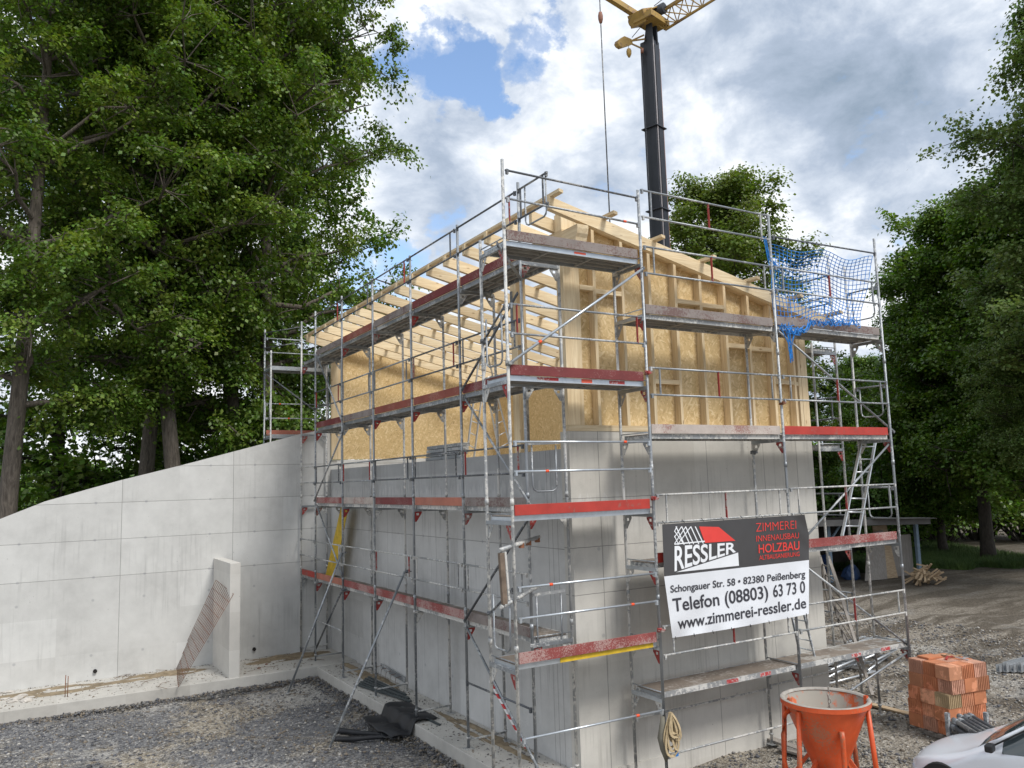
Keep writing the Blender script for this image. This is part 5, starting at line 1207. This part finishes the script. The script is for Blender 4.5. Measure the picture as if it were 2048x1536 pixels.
fs += [tuple(range(n-1, -1, -1)), tuple((len(sec)-1)*n+k for k in range(n))]; mi += [0, 0]
body = MB(); body.v = [tuple(v) for v in vs]; body.f = [list(f) for f, q in zip(fs, mi) if q == 0]; body.sm = [True]*len(body.f); body.mi = [0]*len(body.f)
bo = body.build('body', CARP, V0); bo.data.validate()
md = bo.modifiers.new('sub', 'SUBSURF'); md.levels = 2; md.render_levels = 2
for wname, ks, lo, hi in (('side_window', (3, 4), 1.55, 3.75), ('side_window', (11, 12), 1.55, 3.75), ('windscreen', range(5, 11), 1.2, 1.92)):
    gm = MB(); gm.v = [tuple(v) for v in vs]; gm.f = [[i*n+k, (i+1)*n+k, (i+1)*n+k+1, i*n+k+1] for i in range(len(sec)-1) for k in ks if sec[i][0] >= lo and sec[i+1][0] <= hi]; gm.sm = [True]*len(gm.f); gm.mi = [0]*len(gm.f)
    us = sorted({q for f in gm.f for q in f}); mp_ = {q: i for i, q in enumerate(us)}; gm.v = [gm.v[q] for q in us]; gm.f = [[mp_[q] for q in f] for f in gm.f]; go = gm.build(wname, GLS, V0)
for s_ in (-1, 1):
    w = WDT+s_*(WDT+.0)
    for l in (2.55,): MB().bar(cp(l, WDT+s_*.86, .97), cp(l+.06, WDT+s_*.62, 1.40), .07, .02, up=ly).build('door_pillar', TRM, V0)
    pts = [cp(1.36, WDT+s_*.865, .965), cp(1.62, WDT+s_*.80, 1.14), cp(1.98, WDT+s_*.67, 1.37), cp(2.4, WDT+s_*.635, 1.415), cp(3.2, WDT+s_*.63, 1.40), cp(3.72, WDT+s_*.66, 1.27)]
    MB().tube(pts, .026, 8).build('window_frame', CARP, V0); MB().tube([p+ly*s_*.012-UP*.03 for p in pts], .014, 8).build('window_seal', TRM, V0)
    MB().tube([p-ly*s_*.06+UP*.042 for p in pts[2:5]], .007, 6).build('roof_gutter', TRM, V0)
    MB().obox(cp(1.45, WDT+s_*1.0, 1.0), lx*.05, ly*.08, UP*.05).build('wing_mirror', TRM, V0, bevel=.02)
for l in (.75, 3.35):
    for s_ in (-1, 1):
        c = cp(l, WDT+s_*.80, .31); wh = empty('wheel', c, None, None); wh.parent = V0; wh.location = tuple(c-np.array(V0.location)); 
        MB().tube([c-ly*.10, c+ly*.10], .31, 28).build('tyre', TYR, wh); MB().tube([c-ly*.105, c+ly*.105], .20, 20).build('rim', ALU, wh)
for s_ in (-1, 1): MB().obox(cp(.40, WDT+s_*.50, .50), lx*.05, ly*.14, UP*.05).build('headlight', ALU, V0, bevel=.02)
for s_ in (-1, 1): MB().obox(cp(2.15, WDT+s_*.33, .85), lx*.08, ly*.24, UP*.33).build('seat', SEAT, V0, bevel=.05)
# ------------------------------------------------------------------ open shed in the trees
sa_, sb_ = PZ(1500, 1178, GZ), PZ(1833, 1150, GZ); ud = (sb_-sa_); Ls = np.linalg.norm(ud); ud /= Ls; vdn = np.array((-ud[1], ud[0], 0)); vdn = vdn if np.dot(vdn[:2], _f[:2]) > 0 else -vdn
SH = empty('open_shed', (sa_+sb_)/2, 'dark open timber shed with leaning boards at the edge of the trees', 'shed')
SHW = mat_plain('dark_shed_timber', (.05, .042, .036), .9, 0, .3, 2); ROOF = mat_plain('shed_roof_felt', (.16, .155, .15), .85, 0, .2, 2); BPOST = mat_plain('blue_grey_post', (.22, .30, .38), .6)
def sp_(u, v, z): return sa_+ud*u+vdn*v+UP*z
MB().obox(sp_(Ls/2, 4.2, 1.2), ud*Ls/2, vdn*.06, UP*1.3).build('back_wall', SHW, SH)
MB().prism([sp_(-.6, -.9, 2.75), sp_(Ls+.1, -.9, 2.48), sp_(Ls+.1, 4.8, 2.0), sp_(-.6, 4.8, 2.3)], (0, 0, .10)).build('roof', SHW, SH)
MB().bar(sp_(-.6, -.95, 2.72), sp_(Ls+.1, -.95, 2.46), .05, .26).build('fascia', ROOF, SH)
MB().bar(sp_(Ls-3.2, -.90, 2.72), sp_(Ls+.1, -.90, 2.60), .9, .03).build('roof_edge', ROOF, SH)
for u in (.4, Ls*.47, Ls+.2): MB().bar(sp_(u, .0, 0), sp_(u, .0, 2.5), .15, .15, up=vdn).build('post', BPOST, SH)
MB().bar(sp_(Ls*.47, .0, 1.7), sp_(Ls*.47+.7, .0, 2.45), .08, .08, up=vdn).build('knee_brace', BPOST, SH)
MB().obox(sp_(Ls-.55, .25, .9), ud*.62, vdn*.05, UP*.92).build('side_board', GREYW, SH); MB().bar(sp_(.3, .1, 1.75), sp_(Ls*.66, .1, 1.6), .05, .28).build('cross_board', RUST, SH)
for pa, lb, mt in ((((1731, 1162), (1775, 1158), (1766, 1060), (1736, 1068)), 'grey weathered board panel leaning at the front of the shed', GREYW), (((1768, 1158), (1796, 1155), (1773, 1050), (1745, 1052)), 'tan board panel leaning beside the grey one at the front of the shed', OLDW)):
    b0, b1 = PZ(*pa[0], GZ), PZ(*pa[1], GZ); d = np.linalg.norm(b0[:2]-CAM[:2]); t1_ = PD(*pa[2], np.dot(b1-CAM, _f)+.8); t0_ = PD(*pa[3], np.dot(b0-CAM, _f)+.8)
    o = MB().prism([b0, b1, t1_, t0_], vdn*.05).build('board_panel', mt); origin_to(o, b0); tag(o, lb, 'board')
for k, (px, py, c, lb) in enumerate([(1690, 1150, (.03, .07, .22), 'blue tarpaulin heap inside the shed'), (1705, 1158, (.03, .06, .14), 'dark blue tub standing before the shed opening')]):
    o = chunk(PZ(px, py, GZ)+vdn*(1.5*(1-k)), .5-.15*k, 40+k, mat_plain('blue_cover%d' % k, c, .6), 'tarpaulin' if k == 0 else 'tub', 1.4); tag(o, lb, 'tarpaulin' if k == 0 else 'tub')
# window frame leaning before the shed
ladder('window_frame', PZ(1660, 1232, GZ), PZ(1700, 1238, GZ), PD(1658, 1114, 24), PD(1640, 1112, 24), 2, GREYW, 'grey empty window frame leaning at the corner beyond the building', None, .09, .02)['category'] = 'window frame'
# firewood heap
m = MB(); r_ = random.Random(8); c = PZ(1850, 1168, GZ)
for k in range(60):
    a = r_.uniform(0, 6.28); rr = r_.uniform(0, .7); p = c+np.array((math.cos(a)*rr, math.sin(a)*rr, .1+max(0, .75-.95*rr)*r_.random())); d = np.array((math.cos(a+r_.uniform(-.8, .8)), math.sin(a), r_.uniform(-.9, .9)))*r_.uniform(.12, .30)
    m.bar(p-d, p+d, .08, .06)
o = m.build('firewood_heap', OLDW); origin_to(o, c); tag(o, 'heap of split firewood and offcuts on the yard in front of the trees', 'wood heap')
# house glimpsed beyond the trees
hc = PD(2040, 1075, 75); HS = empty('distant_house', (hc[0], hc[1], GZ-2), 'white house with an orange tiled roof glimpsed through the right-hand trees', 'house')
hr_, hf_ = np.array((_r0[0], _r0[1], 0)), np.array((_f[0], _f[1], 0)); hw = mat_plain('white_render', (.70, .69, .66), .9); HR_ = mat_plain('orange_roof_tile', (.42, .13, .06), .8, 0, .25, 3)
def hp_(u, v, z): return np.array((hc[0], hc[1], GZ-2.))+hr_*u+hf_*v+UP*z
MB().obox(hp_(0, 4, 2.2), hr_*6, hf_*4, UP*2.4).build('wall', hw, HS)
MB().prism([hp_(-6.6, -.6, 4.3), hp_(-6.6, 8.6, 4.3), hp_(-6.6, 4, 7.6)], hr_*13.2).build('roof', HR_, HS)
for u in (-4, -1, 2.2, 4.6): MB().obox(hp_(u, -.01, 2.6), hr_*.6, hf_*.03, UP*.7).build('window', DARK, HS)
# ------------------------------------------------------------------ trees
def leaf_mesh(name, centres, radii, per, size, mat, seed, flat=.45, droop=.25):
    """many leaf-sized faces gathered in sprays"""
    r_ = np.random.default_rng(seed); n = len(centres)
    cnt = np.maximum(8, (per*(radii/np.mean(radii))**2*r_.uniform(.6, 1.3, n)).astype(int)); idx = np.repeat(np.arange(n), cnt); N_ = len(idx)
    # sprays: a tilted plate of leaves with a drooping rim
    ax = r_.normal(0, .35, (n, 2))
    u = r_.normal(0, .5, (N_, 3)); u[:, 2] *= flat; rr = np.hypot(u[:, 0], u[:, 1])
    off = u.copy(); off[:, 2] += (u[:, 0]*ax[idx, 0]+u[:, 1]*ax[idx, 1])-droop*rr**2
    P = centres[idx]+off*radii[idx, None]
    nrm = np.stack([r_.normal(0, .45, N_)+off[:, 0]*.6, r_.normal(0, .45, N_)+off[:, 1]*.6, np.abs(r_.normal(.85, .35, N_))], 1); nrm /= np.linalg.norm(nrm, axis=1)[:, None]
    t = r_.normal(0, 1, (N_, 3)); t[:, 2] -= .6; t -= (t*nrm).sum(1)[:, None]*nrm; t /= np.linalg.norm(t, axis=1)[:, None]; b = np.cross(nrm, t)
    L = size*r_.uniform(.6, 1.25, N_)[:, None]; Wd = L*.40
    V = np.stack([P-t*L*.5, P+b*Wd-t*L*.05, P+t*L*.5-nrm*L*.12, P-b*Wd-t*L*.05], 1).reshape(-1, 3)
    me = bpy.data.meshes.new(name); me.vertices.add(len(V)); me.vertices.foreach_set('co', V.astype(np.float32).ravel())
    me.loops.add(4*N_); me.loops.foreach_set('vertex_index', np.arange(4*N_, dtype=np.int32)); me.polygons.add(N_); me.polygons.foreach_set('loop_start', np.arange(0, 4*N_, 4, dtype=np.int32))
    me.materials.append(mat); me.update(calc_edges=True); return me
def make_tree(H, Rc, z0, seed, leafmat, barkmat, trunk_r=.22, n_limb=46, leaf=.13, per=210, clump=.62, shape='round', lean=0.0, twigs=3, fill=1.0):
    """returns trunk mesh, crown mesh; local origin at the foot"""
    r_ = np.random.default_rng(seed); m = MB()
    bend = r_.normal(0, .02*H, (6, 2)); bend[0] = 0; bend = np.cumsum(bend, 0)*.5
    hs = np.linspace(0, H*.93, 6); pts = [np.array((bend[i, 0]+lean*hs[i], bend[i, 1], hs[i]-(.15 if i == 0 else 0))) for i in range(6)]
    # a finer curve
    tt = np.linspace(0, 5, 16); P = [pts[min(4, int(t))]*(1-(t-min(4, int(t))))+pts[min(4, int(t))+1]*(t-min(4, int(t))) for t in tt]
    m.tube(P, [trunk_r*(1.25 if i == 0 else 1)*(1-.055*i) for i in range(16)], 10)
    C, RD = [], []
    for k in range(n_limb):
        f = z0+(1-z0)*((k+.5)/n_limb)**.9; f = min(.97, f+r_.normal(0, .015)); t = f*15; i = min(14, int(t)); s0 = P[i]*(1-(t-i))+P[i+1]*(t-i)
        q = (f-z0)/(1-z0)
        prof = {'round': math.sin(math.pi*(.16+.80*q))**.75, 'wide': (1-.45*q)*(1 if q < .85 else .6), 'cone': 1-.8*q}[shape]
        Lb = Rc*prof*r_.uniform(.72, 1.12); a = k*2.4+r_.normal(0, .35); up = .25+.75*q+r_.normal(0, .12)
        d = np.array((math.cos(a), math.sin(a), up)); d /= np.linalg.norm(d); mids = [s0]
        for j in range(1, 5): mids.append(s0+d*Lb*j/4+np.array((0, 0, -.05*Lb*(j/4)**2*(1.5-q)*1.6))+r_.normal(0, .035*Lb, 3))
        rb = max(.018, trunk_r*.36*(1-q*.7)); m.tube(mids, [rb*(1-.2*j) for j in range(5)], 6, caps=False)
        for j in range(1, 5):
            nt = twigs+(2 if j > 2 else 0)
            for w in range(nt):
                dd = r_.normal(0, 1, 3); dd[2] = dd[2]*.5+.1; dd /= np.linalg.norm(dd); e = mids[j]+dd*Lb*r_.uniform(.10, .36)
                m.tube([mids[j], (mids[j]+e)/2+r_.normal(0, .04, 3), e], [rb*.3, rb*.2, rb*.08+.004], 4, caps=False); C.append(e); RD.append(clump*r_.uniform(.65, 1.35))
        C.append(mids[-1]); RD.append(clump)
    C = np.array(C); RD = np.array(RD)
    if fill < 1: k = r_.random(len(C)) < fill; C, RD = C[k], RD[k]
    me = leaf_mesh('crown', C, RD, per, leaf, leafmat, seed+1)
    tm = MB(); tm = m
    me2 = bpy.data.meshes.new('trunk'); me2.from_pydata(m.v, [], m.f); me2.polygons.foreach_set('use_smooth', m.sm); me2.materials.append(barkmat); me2.update()
    return me2, me
def place_tree(meshes, x, y, label, group=None, rot=0, s=1.0, name='tree', cat='tree', z=GZ, sz=None):
    root = empty(name, (x, y, z), label, cat, group); root.rotation_euler = (0, 0, rot); root.scale = (s, s, sz or s)
    for nm, me in zip(('trunk', 'crown'), meshes):
        o = bpy.data.objects.new(nm, me); COL.objects.link(o); o.parent = root
    return root
def at_depth(px, dist):
    """ground point below a picture column, dist metres along the view axis"""
    d = ray(px, 940); d = d/np.dot(d[:2], _f[:2]/np.linalg.norm(_f[:2])); p = CAM+d*dist; return p[0], p[1]
LIN1 = make_tree(25, 4.6, .17, 11, LEAFA, BARK, .28, 62, .125, 215, .52, fill=.62)
LIN2 = make_tree(24, 4.3, .29, 23, LEAFA, BARK, .28, 54, .125, 200, .50, fill=.58)
LIN3 = make_tree(22, 3.8, .18, 37, LEAFC, BARKD, .24, 50, .16, 130, .54, fill=.5)
GL = 'tall trees behind the retaining wall'
for k, (mm, px, dist, rot, s, lb) in enumerate([
    (LIN2, 8, 23, .3, 1.0, 'tall tree with a thick grey trunk cut by the left edge of the view'),
    (LIN3, 130, 30, 1.4, 1.1, 'dark leafy tree second from the left edge behind the retaining wall'),
    (LIN2, 262, 26.5, 2.2, 1.05, 'tall tree with an upright trunk above the middle of the sloping wall'),
    (LIN2, 378, 26, 3.9, 1.05, 'tall tree with a stout dark trunk nearest the rear scaffold'),
    (LIN1, 455, 30, 5.2, 1.2, 'large yellow-green tree rising behind the rear scaffold'),
    (LIN1, 548, 29.5, 4.2, 1.08, 'rightmost yellow-green tree of the left group, its crown against the sky'),
    (LIN3, 330, 35, .9, 1.2, 'dark tree standing in the second row behind the bare trunks'),
    (LIN3, 560, 36, 2.9, 1.15, 'dark tree farthest back behind the rear corner of the building'),
    ]):
    x, y = at_depth(px, dist); place_tree(mm, x, y, lb, GL, rot, s, sz=s*(1.28 if mm is LIN1 else 1.1))
# the tree behind the crane and the right-hand wood
ASH1 = make_tree(20, 4.9, .30, 51, LEAFB, BARKD, .24, 50, .17, 140, .64, fill=.68)
MAP1 = make_tree(19, 5.2, .17, 67, LEAFC, BARKD, .34, 62, .18, 180, .68, shape='wide', fill=.8)
MAP2 = make_tree(18, 4.8, .10, 83, LEAFC, BARKD, .30, 56, .18, 180, .66, fill=.8)
BIR = make_tree(23, 4.2, .34, 91, LEAFE, BARKD, .25, 50, .15, 180, .66)
x, y = at_depth(1490, 41); place_tree(ASH1, x, y, 'airy tree standing behind the building right of the crane mast', None, .5, 1.04)
x, y = at_depth(1555, 48); place_tree(MAP2, x, y, 'lower dark tree half hidden behind the airy tree', None, 1.5, .80)
GR = 'trees along the right side of the yard'
for k, (mm, px, dist, rot, s, lb) in enumerate([
    (MAP2, 1872, 47, .4, .84, 'leftmost dark maple of the right-hand wood, above the end of the scaffold'),
    (MAP1, 1960, 43, 2.0, 1.03, 'broad dark maple with a black trunk at the right of the yard'),
    (MAP1, 2110, 38, 4.1, 1.08, 'large dark maple leaning in at the right edge'),
    (BIR, 2250, 30, 1.1, 1.08, 'pale-leaved birch whose twigs enter at the top right corner'),
    (MAP2, 1730, 56, 3.0, .72, 'small dark tree behind the shed'),
    (MAP2, 2040, 55, 5.0, .95, 'dark tree in the back row behind the broad maple'),
    (MAP2, 1890, 60, 1.9, .92, 'farthest dark tree between the maples of the right-hand wood'),
    (BIR, 2110, 33, 3.3, .62, 'young grey-green birch standing before the maples at the right edge'),
    ]):
    x, y = at_depth(px, dist); place_tree(mm, x, y, lb, GR, rot, s)
# shrubs
def make_shrub(H, Rr, seed, mat, leaf=.13, n=34, per=150):
    r_ = np.random.default_rng(seed); C = []; m = MB()
    for k in range(n):
        a = r_.uniform(0, 6.28); rr = Rr*math.sqrt(r_.random()); h = H*r_.uniform(.15, 1)*math.sqrt(max(.05, 1-(rr/Rr)**2*.7)); e = np.array((rr*math.cos(a), rr*math.sin(a), h)); C.append(e); m.tube([(e[0]*.2, e[1]*.2, 0), e*.6, e], [.03, .018, .006], 5, caps=False)
    me = leaf_mesh('crown', np.array(C), r_.uniform(.45, .85, n), per, leaf, mat, seed+1)
    me2 = bpy.data.meshes.new('trunk'); me2.from_pydata(m.v, [], m.f); me2.materials.append(BARKD); me2.update(); return me2, me
SHR = [make_shrub(3.2, 1.9, 5, LEAFD), make_shrub(4.6, 2.1, 8, LEAFC, n=44), make_shrub(2.6, 1.7, 13, LEAFD)]
for k, (px, dist, s, i, lb) in enumerate([(60, 25, 1.0, 1, 'bright green bush beside the leftmost trunk above the wall'), (135, 25, 1.05, 0, 'bush above the low end of the sloping wall'), (205, 25.5, 1.05, 1, 'dark bush between the second and third trunk'), (300, 26.5, 1.2, 0, 'leafy bush in front of the upright trunk'), (345, 27, 1.15, 1, 'tall dark bush at the foot of the stout trunk'), (440, 27, 1.3, 0, 'leafy bush just left of the rear scaffold'), (520, 28, 1.3, 1, 'dark bush seen through the rear scaffold'), (610, 29, 1.4, 1, 'dark bush behind the rear corner of the building'), (100, 30, 1.9, 1, 'tall bush in the gap behind the wall'), (250, 32, 2.2, 1, 'tall background bush behind the tree trunks'), (420, 33, 2.3, 1, 'tall background bush behind the rear scaffold'), (0, 31, 1.8, 1, 'tall background bush at the left edge')]):
    x, y = at_depth(px, dist); place_tree(SHR[i], x, y, lb, 'bushes behind the retaining wall', k*1.7, s, 'bush', 'bush')
for k, (px, dist, s, i, lb) in enumerate([(1690, 47, 1.7, 0, 'light green bush beyond the building corner above the shed'), (1745, 50, 2.0, 1, 'dark bush behind the shed roof'), (1640, 50, 2.2, 0, 'light green bush behind the right building edge'), (1870, 54, 1.9, 1, 'dark bush right of the shed'), (1940, 56, 2.1, 1, 'dark bush behind the black maple trunk'), (2040, 54, 2.0, 1, 'dark bush at the right edge under the maples'), (1800, 55, 2.2, 1, 'tall dark bush in the back row behind the shed')]):
    x, y = at_depth(px, dist); place_tree(SHR[i], x, y, lb, 'bushes around the shed', k*2.1, s, 'bush', 'bush')
# far wood closing the horizon
cs = []; r_ = np.random.default_rng(77)
for px in range(-200, 2500, 12):
    for q in range(8):
        x, y = at_depth(px+r_.uniform(-8, 8), r_.uniform(80, 110)); cs.append((x, y, GZ+r_.uniform(0, 7.5)+(1.5*math.sin(px*.013))))
me = leaf_mesh('far_wood', np.array(cs), r_.uniform(1.2, 2.2, len(cs)), 60, .7, LEAFC, 78); o = bpy.data.objects.new('far_wood', me); COL.objects.link(o); o['kind'] = 'stuff'
